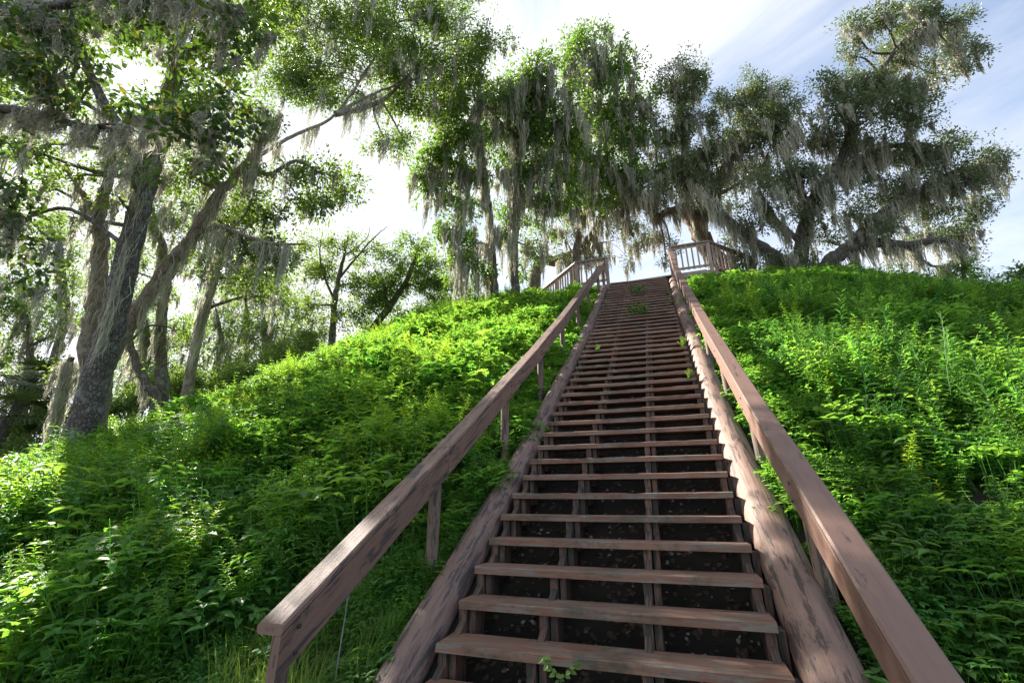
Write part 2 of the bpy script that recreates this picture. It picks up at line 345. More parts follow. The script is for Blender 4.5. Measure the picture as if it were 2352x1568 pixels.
def rail(label, x_out, x_in, h, dxy, ys_break, boardh, mats, posts, post_x, lift, ybase_off, xs=lambda y: 0*y):
    root = empty('handrail', (x_out, ys_break[0], float(S(ys_break[0]))), label, 'handrail', 'handrails beside the steps')
    mcap, mboard = mats; sgn = 1 if x_in > x_out else -1
    lo, hi = min(x_out, x_in), max(x_out, x_in); th = .047
    for a, b in zip(ys_break[:-1], ys_break[1:]):
        yy = np.linspace(a+.004, b-.004, max(3, int((b-a)*5)))
        jz = rng.uniform(-.004, .004)
        P = np.stack([dxy*yy+xs(yy)+.003*np.sin(yy*2.3), yy, S(yy)+h+jz+lift(yy)+.003*np.sin(yy*3.1)], -1)
        mb = MB(); sweep_poly(mb, P, rect(lo, hi, -th, 0, .011))
        mb.obj('rail_cap', M[mcap], root)
        mb = MB(); bx0, bx1 = (x_in-.042, x_in-.004) if sgn > 0 else (x_in+.004, x_in+.042)
        P2 = P.copy(); P2[0, 1] += .0
        sweep_poly(mb, P2, rect(bx0, bx1, -boardh, -th-.003, .005)); mb.obj('side_board', M[mboard], root)
    for k, yp in enumerate(posts):
        zt = float(S(yp)+h+lift(np.array([yp]))[0])-th-.01; zb = float(H(post_x, yp))-.25; xo = dxy*yp+float(xs(np.array([yp]))[0])
        mb = MB(); PP = np.array([(post_x+xo+ybase_off, yp+.0, zb), (post_x+xo, yp, zt)]); P3, R3 = smoothpts(PP, [.05, .047], 8); tube(mb, P3, R3, 14, .008)
        mb.obj('post', M['post'], root, smooth=True)
        if k < 5:
            xb = (x_in-.002 if sgn > 0 else x_in+.002)+xo
            for dz in (-.085, -.19):
                mb = MB(); zc = zt+th+.01+dz; tube(mb, np.array([(xb, yp+.004, zc), (xb+.007*sgn, yp+.004, zc)]), [.011, .009], 8); mb.obj('bolt', M['bolt'], root)
    return root
zero = lambda y: 0*y
YL = [-.60, .96, 3.6, 6.2, 8.8, 10.4, 12.0]
LP = [-.50, .91, 2.51, 4.11, 5.78, 7.6, 9.34, 11.0, 11.94]
RP = [-.6, .86, 2.15, 3.59, 4.99, 6.6, 8.3, 10., 11.93]
rail('weathered handrail left of the steps, dark peeling paint, rounded cut end at bottom', -1.388, -1.238, .77, 0.0, YL, .235, ('rail_l', 'rail_l'), LP, -1.322, lambda y: np.clip(y-10.3, 0, 9)*.10, 0, lambda y: np.clip(y-9.5, 0, 9)*.075)
liftr = lambda y: np.clip(y-10.6, 0, 9)*.19
rail('smooth pinkish brown handrail right of the steps, striped by shadows', 1.322, 1.172, .585, -.006, [-1.6, 1.37, 3.9, 6.3, 8.6, 10.6, 12.0], .235, ('rail_r', 'rail_r'), RP, 1.245, liftr, .02)

# ------------------------------------------------------------------ deck at the top
DZ = 8.36
dk = empty('viewing_deck', (0, 12.3, DZ), 'wooden viewing platform with baluster railings at the top of the steps', 'deck')
def board(mb, a, b, w, z0, z1):
    a = np.array(a, float); b = np.array(b, float); d = unit(b-a); n = np.array([-d[1], d[0]])*w/2
    pts = [a+n, b+n, b-n, a-n]; L = np.linalg.norm(b-a)
    V = [(q[0], q[1], z) for z in (z0, z1) for q in pts]
    Fs = [(0, 3, 2, 1), (4, 5, 6, 7), (0, 1, 5, 4), (1, 2, 6, 5), (2, 3, 7, 6), (3, 0, 4, 7)]
    U = [((0, 0), (0, w), (L, w), (L, 0)), ((0, .2), (L, .2), (L, .2+w), (0, .2+w)), ((0, .4), (L, .4), (L, .5), (0, .5)), ((0, .6), (w, .6), (w, .7), (0, .7)), ((0, .8), (L, .8), (L, .9), (0, .9)), ((0, 1), (w, 1), (w, 1.1), (0, 1.1))]
    mb.add(V, Fs, np.array(U))
outl = [(-1.0, 12.06), (-2.1, 12.06), (-3.95, 13.85), (-3.95, 16.0), (-2.1, 17.8), (2.35, 17.8), (3.95, 16.2), (3.95, 13.8), (2.36, 12.14), (1.15, 12.1)]
mb = MB()
for k in range(40):
    y = 12.2+k*.145
    w0 = min(3.9, 2.1+max(0, (y-12.1))*1.03) if y < 14.5 else min(3.9, 2.1+max(0, 17.8-y)*1.03)
    board(mb, (-w0, y), (w0, y), .138, DZ-.04, DZ)
mb.obj('floor_boards', M['deck'], dk)
for sgn, seq in ((-1, outl[:4]), (1, outl[:5:-1])):
    mbb = MB()
    for a, b in zip(seq[:-1], seq[1:]): board(mbb, a, b, .04, DZ-.27, DZ-.045)
    mbb.obj('fascia', M['deck'], dk)
    for si, (a, b) in enumerate(zip(seq[:-1], seq[1:])):
        a = np.array(a); b = np.array(b); L = np.linalg.norm(b-a); d = (b-a)/L
        mb1 = MB(); board(mb1, a-d*.03, b+d*.03, .16, DZ+.985, DZ+1.035); mb1.obj('top_rail', M['deck'], dk)
        mb1 = MB(); board(mb1, a+d*.05, b-d*.05, .04, DZ+.90, DZ+.982); mb1.obj('upper_rail', M['deck'], dk)
        mb1 = MB(); board(mb1, a+d*.05, b-d*.05, .04, DZ+.10, DZ+.18); mb1.obj('lower_rail', M['deck'], dk)
        npost = max(1, int(round(L/1.15)))
        for k in range(npost+1):
            if k == 0 and si > 0: continue
            q = a+d*L*k/npost; m1 = MB(); box(m1, q[0]-.055, q[0]+.055, q[1]-.055+.001*k, q[1]+.055, DZ-.5, DZ+.983, 'z'); m1.obj('post', M['deck'], dk)
        nb = int(L/.17)
        for k in range(1, nb):
            q = a+d*L*k/nb
            if min(abs(L*k/nb-L*j/npost) for j in range(npost+1)) < .07: continue
            m1 = MB(); nrm = np.array([-d[1], d[0]])*.035; c = q-nrm*sgn
            m = MB(); box(m, c[0]-.024, c[0]+.024, c[1]-.024, c[1]+.024, DZ+.06, DZ+.96, 'z'); m.obj('baluster', M['deck'], dk)
m = MB()
for px_ in (-3.2, -1.2, 1.2, 3.2):
    box(m, px_-.06, px_+.06, 12.9, 13.02, 7.6, DZ-.05, 'z')
m.obj('footing', M['deck'], dk)
# bench on the deck with slatted back, left
bn = empty('slatted_bench', (-2.6, 14.6, DZ), 'grey slatted high backed bench on the platform behind the left railing', 'bench')
def bq(a, b, z0, z1, w, nm):
    mb = MB(); board(mb, a, b, w, z0, z1); mb.obj(nm, M['bench'], bn)
a_, b_ = (-3.4, 14.3), (-1.55, 14.75)
mb = MB(); [board(mb, a_, b_, .03, DZ+.48+.16*k, DZ+.61+.16*k) for k in range(4)]; mb.obj('backrest', M['bench'], bn)
bq((-3.35, 14.55), (-1.6, 15.0), DZ+.40, DZ+.44, .42, 'seat')
for q in (a_, b_, (-3.3, 14.75), (-1.65, 15.2)):
    mb = MB(); box(mb, q[0]-.04, q[0]+.04, q[1]+.02, q[1]+.1, DZ, DZ+.398, 'z'); mb.obj('leg', M['bench'], bn)

# ------------------------------------------------------------------ wire under left rail
W = [(1005, 1112, 3.85), (975, 1150, 3.6), (935, 1200, 3.25), (893, 1245, 3.0), (850, 1290, 2.75), (820, 1325, 2.62), (802, 1360, 2.6), (792, 1420, 2.6), (782, 1480, 2.58), (773, 1540, 2.57), (766, 1600, 2.55)]
P, R = smoothpts([A(*w) for w in W], [.0035]*len(W), 4); mb = MB(); tube(mb, P, R, 6)
tagobj(mb.obj('cable', M['wire'], smooth=True), 'thin pale grey cable sagging below the left handrail and hanging down into the weeds', 'cable')

# ------------------------------------------------------------------ leaves and plants
def leaves(mb, B, D, Nn, L, Wd, fold=.18, curl=.0, seg=1):
    """B base pts, D direction, Nn up normal, L length, Wd width arrays"""
    n = len(B); D = unit(D); Sd = unit(np.cross(D, Nn)); U_ = np.cross(Sd, D); L = np.asarray(L).reshape(-1, 1)*np.ones((n, 1)); Wd = np.asarray(Wd).reshape(-1, 1)*np.ones((n, 1))
    if seg == 1:
        v = np.stack([B, B+D*L*.45+Sd*Wd/2+U_*L*fold*.5, B+D*L-U_*L*curl, B+D*L*.45-Sd*Wd/2+U_*L*fold*.5], 1).reshape(-1, 3)
        k = np.arange(n)[:, None]*4; f = np.concatenate([k+[0, 1, 2], k+[0, 2, 3]]); mb.add(v, f)
    else:
        m1 = B+D*L*.3; m2 = B+D*L*.68-U_*L*curl*.35; t = B+D*L*.97-U_*L*curl
        v = np.stack([B, m1+Sd*Wd/2+U_*Wd*fold, m1, m1-Sd*Wd/2+U_*Wd*fold, m2+Sd*Wd*.36+U_*Wd*fold*.7, m2, m2-Sd*Wd*.36+U_*Wd*fold*.7, t], 1).reshape(-1, 3)
        k = np.arange(n)[:, None]*8
        f3 = np.concatenate([k+[0, 1, 2], k+[0, 2, 3], k+[4, 7, 5], k+[5, 7, 6]]); f4 = np.concatenate([k+[1, 4, 5, 2], k+[2, 5, 6, 3]])
        mb.add(v, f3); mb.v.append(np.zeros((0, 3))); mb.f4.append(f4+mb.n-len(v)); mb.u4.append(np.zeros((len(f4), 4, 2)))
def rdir(n): return unit(rng.normal(size=(n, 3)))
def weed_mesh(kind, seed):
    """returns list of (MB, material key) for one plant about 1 unit tall"""
    r = np.random.default_rng(seed); mb = MB(); B = []; D = []; Ls = []; Ws = []
    if kind == 'upright':
        nst = r.integers(2, 4)
        for s_ in range(nst):
            lean = r.normal(size=2)*.12; h = r.uniform(.75, 1.05); off = r.normal(size=2)*.06; nn = int(h/.034)
            pts = np.array([(off[0]+lean[0]*t*t*h, off[1]+lean[1]*t*t*h, t*h) for t in np.linspace(0, 1, 6)])
            tube(mb, pts, np.linspace(.006, .0025, 6), 3, cap=False)
            for k in range(nn):
                t = .18+.82*k/nn; c = np.array([off[0]+lean[0]*t*t*h, off[1]+lean[1]*t*t*h, t*h]); a0 = k*PI/2+r.uniform(-.3, .3)
                for q in (0, PI):
                    a = a0+q; up = .15+.55*t**3+r.uniform(-.15, .2); B.append(c); D.append((math.cos(a), math.sin(a), up)); l = (.125*(1-.62*t**2.2))*r.uniform(.8, 1.2); Ls.append(l); Ws.append(l*r.uniform(.28, .36))
                    if r.random() < .45 and t < .8:
                        c2 = c+np.array([math.cos(a), math.sin(a), .4])*l*.4; B.append(c2); D.append((math.cos(a+.7), math.sin(a+.7), .4)); Ls.append(l*.55); Ws.append(l*.2)
    elif kind == 'lance':   # goldenrod like: long narrow arching leaves round one stem
        for s_ in range(r.integers(1, 3)):
            lean = r.normal(size=2)*.1; h = r.uniform(.8, 1.05); off = r.normal(size=2)*.07
            pts = np.array([(off[0]+lean[0]*t*t*h, off[1]+lean[1]*t*t*h, t*h) for t in np.linspace(0, 1, 6)]); tube(mb, pts, np.linspace(.006, .003, 6), 3, cap=False)
            nn = int(h/.022)
            for k in range(nn):
                t = .25+.75*k/nn; c = np.array([off[0]+lean[0]*t*t*h, off[1]+lean[1]*t*t*h, t*h]); a = k*2.4+r.uniform(-.3, .3)
                B.append(c); D.append((math.cos(a), math.sin(a), .45+.6*t**4+r.uniform(-.1, .15))); l = .155*(1-.5*t**3)*r.uniform(.8, 1.15); Ls.append(l); Ws.append(l*.19)
    elif kind == 'bushy':
        for s_ in range(r.integers(8, 12)):
            a = r.uniform(0, 2*PI); sp = r.uniform(.1, .5); h = r.uniform(.55, 1.)
            def pt(t): return np.array([math.cos(a)*sp*t**1.3, math.sin(a)*sp*t**1.3, h*t])
            tube(mb, np.array([pt(t) for t in np.linspace(0, 1, 5)]), np.linspace(.006, .003, 5), 3, cap=False)
            for k in range(13):
                t = .15+.85*k/13; c = pt(t); a0 = k*PI/2+r.uniform(-.4, .4)
                for q in (0, PI):
                    B.append(c); D.append((math.cos(a0+q), math.sin(a0+q), r.uniform(-.05, .4))); l = .12*(1-.4*t*t)*r.uniform(.75, 1.2); Ls.append(l); Ws.append(l*r.uniform(.48, .62))
    elif kind == 'low':
        for s_ in range(75):
            a = r.uniform(0, 2*PI); q = r.uniform(0, 1)**.6*.75; c = np.array([math.cos(a)*q, math.sin(a)*q, r.uniform(.35, 1)*(1-.3*q)])
            for k in range(3):
                b = r.uniform(0, 2*PI); B.append(c); D.append((math.cos(b), math.sin(b), r.uniform(-.1, .3))); l = r.uniform(.12, .2); Ls.append(l); Ws.append(l*.6)
            tube(mb, np.array([c*np.array([.7, .7, 0]), c]), [.006, .004], 3, cap=False)
    elif kind == 'grass':
        for s_ in range(22):
            a = r.uniform(0, 2*PI); l = r.uniform(.5, 1.05); o_ = r.normal(size=2)*.05; bend = r.uniform(.1, .6); w = r.uniform(.012, .022)*1.3
            T = np.linspace(0, 1, 5); P = np.array([(o_[0]+math.cos(a)*bend*t*t*l, o_[1]+math.sin(a)*bend*t*t*l, l*t*(1-.25*bend*t)) for t in T]); sd = np.array([-math.sin(a), math.cos(a), 0])
            V = []; [V.extend([P[i]-sd*w*(1-T[i])**.6/2, P[i]+sd*w*(1-T[i])**.6/2]) for i in range(5)]
            mb.add(V, [(2*i, 2*i+1, 2*i+3, 2*i+2) for i in range(4)])
    if B:
        B = np.array(B); n = len(B); leaves(mb, B, np.array(D), np.tile([0, 0, 1.], (n, 1)), Ls, Ws, .22, r.uniform(.15, .45, (n, 1)), 2)
    return mb
protocol = bpy.data.collections.new('plant_prototypes'); protos = []
spec = [('upright', 'weedA', 5), ('upshade', 'weedB', 3), ('bushy', 'weedB', 4), ('low', 'weedB', 3), ('lance', 'weedR', 4), ('grass', 'grass', 3)]
idx = {}; c_ = 0
for kind, mt, cnt in spec:
    idx[kind] = []
    for k in range(cnt):
        o = weed_mesh('upright' if kind == 'upshade' else kind, 100+c_).obj('p%02d' % c_, M[mt], link=False); protocol.objects.link(o); idx[kind].append(c_); protos.append(o); c_ += 1
def scatter_group():
    ng = bpy.data.node_groups.new('scatter', 'GeometryNodeTree')
    ng.interface.new_socket('Geometry', in_out='INPUT', socket_type='NodeSocketGeometry'); ng.interface.new_socket('Geometry', in_out='OUTPUT', socket_type='NodeSocketGeometry')
    N, Lk = ng.nodes, ng.links; gi = N.new('NodeGroupInput'); go = N.new('NodeGroupOutput'); ip = N.new('GeometryNodeInstanceOnPoints'); ci = N.new('GeometryNodeCollectionInfo')
    ci.inputs['Collection'].default_value = protocol; ci.inputs['Separate Children'].default_value = True; ci.inputs['Reset Children'].default_value = True
    def na(nm, ty): a = N.new('GeometryNodeInputNamedAttribute'); a.data_type = ty; a.inputs['Name'].default_value = nm; return [o for o in a.outputs if o.enabled and o.name == 'Attribute'][0]
    er = N.new('FunctionNodeEulerToRotation'); Lk.new(na('rot', 'FLOAT_VECTOR'), er.inputs[0])
    Lk.new(gi.outputs[0], ip.inputs['Points']); Lk.new(ci.outputs[0], ip.inputs['Instance']); ip.inputs['Pick Instance'].default_value = True
    Lk.new(na('idx', 'INT'), ip.inputs['Instance Index']); Lk.new(er.outputs[0], ip.inputs['Rotation']); Lk.new(na('scl', 'FLOAT_VECTOR'), ip.inputs['Scale']); Lk.new(ip.outputs[0], go.inputs[0])
    return ng
SG = scatter_group()
def scatter(name, P, ROT, SCL, IDX, **kw):
    me = bpy.data.meshes.new(name); me.vertices.add(len(P)); me.vertices.foreach_set('co', np.asarray(P, np.float32).ravel())
    for nm, ty, key, dat in (('rot', 'FLOAT_VECTOR', 'vector', ROT), ('scl', 'FLOAT_VECTOR', 'vector', SCL), ('idx', 'INT', 'value', IDX)):
        at = me.attributes.new(nm, ty, 'POINT'); at.data.foreach_set(key, np.asarray(dat, np.int32 if ty == 'INT' else np.float32).ravel())
    o = bpy.data.objects.new(name, me); C.objects.link(o); md = o.modifiers.new('scatter', 'NODES'); md.node_group = SG
    return tagobj(o, kind='stuff', **kw)

def cands(n, x0, x1, y0, y1):
    x = rng.uniform(x0, x1, n); y = rng.uniform(y0, y1, n); z = H(x, y); P = np.stack([x, y, z], -1); q = proj(P+[0, 0, .3])
    dist = np.linalg.norm(P-CAM, axis=1)
    ok = (dist > 2.1) & (np.hypot(x+3.13, y+.58) > .3) & (q[:, 2] > .6) & (q[:, 0] > -260) & (q[:, 0] < 2610) & (q[:, 1] < 1900) & (q[:, 1] > 250)
    ok &= ~((np.abs(x) < 1.24) & (y > -1.5) & (y < 12.1))
    ok &= ~((np.abs(x) < 4.0) & (y > 12.0) & (y < 18))
    ok &= ~((x > -1.3) & (x < 1.45) & (y < -1.2))
    return P[ok], dist[ok]
Pall = []; Rall = []; Sall = []; Iall = []; sides = []
def emit(P, kinds, probs, smin, smax, zs=1.):
    n = len(P)
    if n == 0: return
    cap = np.where(P[:, 0] > 0, .20+.13*np.maximum(12.3-P[:, 1], 0), .34+.14*np.maximum(12.3-P[:, 1], 0)); cap = np.where((P[:, 0] < -3.5) | (P[:, 0] > 4.6), np.maximum(cap, np.where(P[:, 0] < 0, .85, .42)), cap)
    clump = np.clip(.95+.55*sn(P[:, 0]*2.3+P[:, 2], P[:, 1]*2.3, 2.2)+.3*sn(P[:, 0]*5.1, P[:, 1]*5.1+P[:, 2]*2, .6), .45, np.where(P[:, 0] > 0, 1.25, 1.5))
    ks = rng.choice(len(kinds), n, p=np.asarray(probs)/sum(probs)); ii_ = np.array([rng.choice(idx[kinds[k]]) for k in ks]); s = np.minimum(rng.uniform(smin, smax, n), cap*rng.uniform(.6, 1.05, n))*clump
    isr = np.array([kinds[k] == 'low' for k in ks])
    s3 = np.stack([s, s, s*np.where(isr, .75, 1)*zs], -1)
    Pall.append(P-[0, 0, .03]); Sall.append(s3); Iall.append(ii_)
    Rall.append(np.stack([rng.normal(0, .17, n), rng.normal(0, .17, n), rng.uniform(0, 2*PI, n)], -1))
# left slope, tall weeds further up
P, d = cands(60000, -17, -1.25, -2.6, 15.5); nz = sn(P[:, 0]*.9, P[:, 1]*.9, 1.3); hgt = (P[:, 2]+.95)
keep = rng.random(len(P)) < np.where(d < 4.5, .62, .42); P, d, nz, hgt = P[keep], d[keep], nz[keep], hgt[keep]
near = d < 4.3
m = (~near) & (P[:, 0] > -1.9) ; emit(P[m], ['bushy', 'upright', 'low'], [.5, .2, .4], .25, .42)
m = (~near) & (P[:, 0] <= -1.9) & (nz > -.1); emit(P[m], ['upright', 'bushy', 'low'], [.6, .3, .1], .45, .95)
m = (~near) & (P[:, 0] <= -1.9) & (nz <= -.1); emit(P[m], ['upright', 'bushy', 'low', 'lance'], [.35, .4, .2, .05], .35, .75)
m = near & (d > 2.9); emit(P[m], ['low', 'bushy', 'upright', 'grass'], [.35, .45, .17, .01], .15, .34)
for _ in range(2): m = near & (d <= 2.9) & (d > 1.2); emit(P[m]+rng.normal(0, .06, P[m].shape)*[1, 1, 0], ['low', 'bushy', 'grass'], [.5, .45, .06], .10, .20)
P, d = cands(9000, -4.5, -1.2, -2.4, 1.2); k = rng.random(len(P)) < .4; emit(P[k], ['low', 'bushy', 'grass'], [.55, .3, .2], .12, .24)
P, d = cands(1500, -2.3, -1.25, -2.4, .5); k = rng.random(len(P)) < .35; emit(P[k], ['grass'], [1], .28, .5)
nl = sum(len(a) for a in Pall)
# strip right beside the left log
P, d = cands(5000, -1.9, -1.24, -1, 12); k = rng.random(len(P)) < .45; emit(P[k], ['bushy', 'low', 'upright'], [.5, .4, .1], .14, .3)
def flush(name, label, cat):
    P = np.concatenate(Pall); scatter(name, P, np.concatenate(Rall), np.concatenate(Sall), np.concatenate(Iall), label=label, cat=cat); print(name, len(P))
    Pall.clear(); Rall.clear(); Sall.clear(); Iall.clear()
flush('undergrowth', 'dense sunlit yellow green weeds covering the slope left of the steps', 'weeds')
P, d = cands(40000, 1.3, 16, -2.6, 15.5); nz = sn(P[:, 0]*1.1, P[:, 1]*1.1, 4.1)
keep = rng.random(len(P)) < np.where(d < 4.5, .62, .38); P, d, nz = P[keep], d[keep], nz[keep]
up = P[:, 2] > 6.9; nearlog = P[:, 0] < 1.9+.0*P[:, 1]; near = (d < 4.6) & (P[:, 1] < 3.2)
deckz = ((P[:, 1] > 10.2) & (P[:, 0] < 4.6)) | (up & (P[:, 0] < 5.4))
emit(P[deckz], ['grass', 'low', 'lance'], [.6, .45, .03], .10, .2)
m = nearlog & ~deckz; emit(P[m], ['bushy', 'low'], [.6, .4], .22, .38)
m = near & ~nearlog; emit(P[m], ['low', 'bushy', 'lance', 'upright'], [.3, .4, .15, .15], .24, .5)
m = (~near) & (~deckz) & (~nearlog) & (nz > 0); emit(P[m], ['lance', 'upshade', 'bushy', 'upright'], [.55, .28, .12, .05], .5, .95)
m = (~near) & (~deckz) & (~nearlog) & (nz <= 0); emit(P[m], ['bushy', 'lance', 'upshade', 'low'], [.35, .3, .25, .15], .3, .7)
P, d = cands(16000, 1.5, 16, -2.6, 12.5); k = rng.random(len(P)) < .5; emit(P[k], ['low', 'bushy', 'upshade'], [.4, .4, .2], .25, .5)
flush('undergrowth', 'shaded deep green weeds with lance shaped leaves covering the slope right of the steps', 'weeds')

# litter and shells beneath the open treads
def bits(name, mat, n, size, label, cat, flat=.25, thick=True):
    x = rng.uniform(-.95, .95, n); y = rng.uniform(-1.3, 1, n)**1*1.; y = -1.2+(rng.random(n)**1.7)*10
    z = H(x, y)+.012; mb = MB(); 
    nrm = unit(np.stack([rng.normal(0, .35, n), -.6+rng.normal(0, .35, n), np.ones(n)], -1)); d = unit(np.cross(nrm, rdir(n))); s = rng.uniform(.5, 1.2, n)*size
    sd = np.cross(nrm, d); c = np.stack([x, y, z], -1); V = [c+nrm*(s*flat)[:, None]]; K = 6
    for k in range(K):
        a = 2*PI*k/K; V.append(c+(d*math.cos(a)+sd*math.sin(a)*.7)*(s*rng.uniform(.7, 1.2, n))[:, None])
    V = np.stack(V, 1).reshape(-1, 3); b = np.arange(n)[:, None]*(K+1); f = np.concatenate([b+[0, 1+k, 1+(k+1) % K] for k in range(K)])
    mb.add(V, f); tagobj(mb.obj(name, mat), label, cat, kind='stuff')
bits('shells', M['shell'], 800, .02, 'pale broken oyster shells scattered on the dark soil under the open treads', 'shells')
bits('leaf_litter', M['litter'], 5000, .026, 'brown dead leaves lying on the soil under the open treads', 'leaf litter', .1)

# individual plants -------------------------------------------------
def plant(name, kind, pos, s, label, cat, mt, group=None, seed=0, rz=0, tilt=(0, 0)):
    mb = weed_mesh(kind, seed); me = mb.mesh(name, M[mt]); o = bpy.data.objects.new(name, me); C.objects.link(o)
    o.location = tuple(pos); o.scale = (s, s, s); o.rotation_euler = (tilt[0], tilt[1], rz)
    return tagobj(o, label, cat, group)
tall = [(1880, 905, .95, 'lance', 'bright tall weed with arching leaves nearest the bend of the right handrail'),
        (1925, 870, 1.05, 'lance', 'tallest sunlit weed of the bright clump on the right slope'),
        (2110, 1170, .62, 'upright', 'upright sunlit weed standing alone on the lower right slope'),
        (2290, 1075, 1.0, 'lance', 'big feathery weed beside the right edge of the picture'),
        (1850, 800, .9, 'upright', 'leafy weed in the middle of the right slope below the deck corner'),
        (2100, 770, .9, 'lance', 'pale lance leaved weed high on the right slope'),
        (2330, 1400, .55, 'upright', 'backlit ragged weed by the lower right edge'),
        (1985, 660, .8, 'lance', 'leafy weed standing against the sky on the crest left of the vine covered snag'),
        (2275, 690, .8, 'upright', 'weed tip against the sky on the crest right of the vine covered snag')]
for k, (px, py, s, kd, lab) in enumerate(tall):
    g = ground_hit(px, py)
    if g is not None: plant('tall_weed', kd, g, s, lab, 'weed', 'weedR' if kd == 'lance' else 'weedA', 'tall weeds on the right slope', 300+k, k)
tl = [(1035, 930, .75, 'upright', 'sunlit spindly weed halfway up beside the left handrail'), (455, 1330, .42, 'bushy', 'bright leafy plant glinting in a sun patch at lower left'),
      (700, 1250, .5, 'bushy', 'broad leaved seedling close to the left handrail'), (1140, 1010, .5, 'upright', 'weed growing beside the second post of the left handrail'),
      (360, 1105, .8, 'upright', 'backlit bright green weed at the left edge of the slope'), (820, 760, .8, 'upright', 'dark clumped weed near the crest of the left slope')]
for k, (px, py, s, kd, lab) in enumerate(tl):
    g = ground_hit(px, py)
    if g is not None: plant('tall_weed', kd, g, s, lab, 'weed', 'weedA', 'weeds standing out on the left slope', 330+k, k)
def onstep(px, py):
    # full-res pixel -> the tread edge met there
    best = None
    for n in range(-2, NS):
        for x in np.linspace(-.88, .88, 45):
            q = proj(np.array([x, RUN*n+.1, RISE*n+QD*n*n])); e = math.hypot(q[0]-px, q[1]-py)
            if best is None or e < best[0]: best = (e, x, RUN*n+.02, RISE*n+QD*n*n-.05)
    return np.array(best[1:])
sw = [(1467, 678, .32, 'wide low weed spreading over the upper steps'), (1465, 723, .34, 'wide pale weed spreading over the steps below the upper one'), (1375, 805, .17, 'small seedling near the left end of a middle step'),
      (1595, 790, .26, 'bright yellow green weed at the right end of a middle step'), (1583, 862, .2, 'pale green weed between two treads near the right log'), (1560, 700, .22, 'weed tuft at the right end of the upper steps'),
      (1535, 677, .2, 'small weed tuft right of the upper spreading weed'), (1430, 665, .16, 'tiny weed on the upper steps near the left end')]
for k, (px, py, s, lab) in enumerate(sw):
    plant('step_weed', 'low' if k in (0, 1) else 'bushy', onstep(px, py), s, lab, 'weed', 'step_weed', 'weeds growing through the steps', 400+k, k)
# vine under the lowest full tread
mb = MB(); V0 = A(1300, 1600, 2.05); P, R = smoothpts([V0, A(1285, 1560, 2.05), A(1262, 1530, 2.03), A(1248, 1508, 2.0)], [.003]*4, 5); tube(mb, P, R, 4)
P2, R2 = smoothpts([A(1285, 1560, 2.05), A(1310, 1540, 2.0), A(1330, 1520, 2.0)], [.002]*3, 4); tube(mb, P2, R2, 4)
B = []; D = []
for q in list(P[3::2])+list(P2[2::2])+[V0, V0]:
    for s_ in (-1, 1): B.append(q); D.append(cr*s_*rng.uniform(.4, 1)+np.array([0, -.3, -.7*rng.random()]))
leaves(mb, np.array(B), np.array(D), np.tile([0, -.7, .6], (len(B), 1)), rng.uniform(.024, .036, (len(B), 1)), rng.uniform(.016, .022, (len(B), 1)), .15, .1, 2)
tagobj(mb.obj('vine_sprig', M['step_weed']), 'leafy green vine sprig hanging below the lowest full tread', 'vine')

# ------------------------------------------------------------------ trees
def moss(mb, roots, lens, spread, n=26, wd=.012, barbs=0):
    """each root hangs one tapering beard of n strands"""
    K = len(roots); roots = np.repeat(np.asarray(roots), n, 0); lens = np.repeat(np.asarray(lens), n); spread = np.repeat(np.asarray(spread)*np.ones(K), n)
    N_ = len(roots); rad = np.abs(rng.normal(0, .5, N_)); ang = rng.uniform(0, 2*PI, N_)
    off = np.stack([np.cos(ang)*rad*spread, np.sin(ang)*rad*spread, rng.uniform(-.05, .03, N_)], -1)
    L = lens*rng.uniform(.5, 1.0, N_)*np.exp(-rad*.45); sway = np.repeat(rng.normal(0, .05, (K, 2)), n, 0)
    T = np.linspace(0, 1, 6); C_ = []
    for t in T:
        p = roots+off*(1-.55*t)[..., None] if np.ndim(t) else roots+off*(1-.55*t)
        w_ = rng.normal(0, .028, (N_, 2))*(t > 0); p = p.copy(); p[:, :2] += w_+sway*t*L[:, None]; p[:, 2] -= L*t; C_.append(p)
    C_ = np.stack(C_, 1); az = rng.uniform(0, PI, N_); sd = np.stack([np.cos(az), np.sin(az), 0*az], -1)
    w = wd*1.25*rng.uniform(.6, 1.4, N_); ww = np.array([.8, 1.1, 1., .85, .6, .1])
    V = np.concatenate([C_-sd[:, None]*(w[:, None]*ww)[..., None]/2, C_+sd[:, None]*(w[:, None]*ww)[..., None]/2], 1).reshape(-1, 3)
    b = np.arange(N_)[:, None]*12; f = np.concatenate([b+[k, k+1, k+7, k+6] for k in range(5)]); mb.add(V, f)
    if barbs:
        I = rng.integers(0, N_, N_*barbs); tt = rng.integers(0, 5, len(I)); fr = rng.random((len(I), 1)); c0 = C_[I, tt]*(1-fr)+C_[I, tt+1]*fr
        d = rdir(len(I))*[1, 1, .6]+[0, 0, -.35]; l = rng.uniform(.02, .055, (len(I), 1)); sd2 = unit(np.cross(d, rdir(len(I))))
        V = np.stack([c0-sd2*wd*.28, c0+sd2*wd*.28, c0+unit(d)*l], 1).reshape(-1, 3); b = np.arange(len(I))[:, None]*3; mb.add(V, b+[0, 1, 2])
TREES = []; COV = 1.4; MOS = 1.9
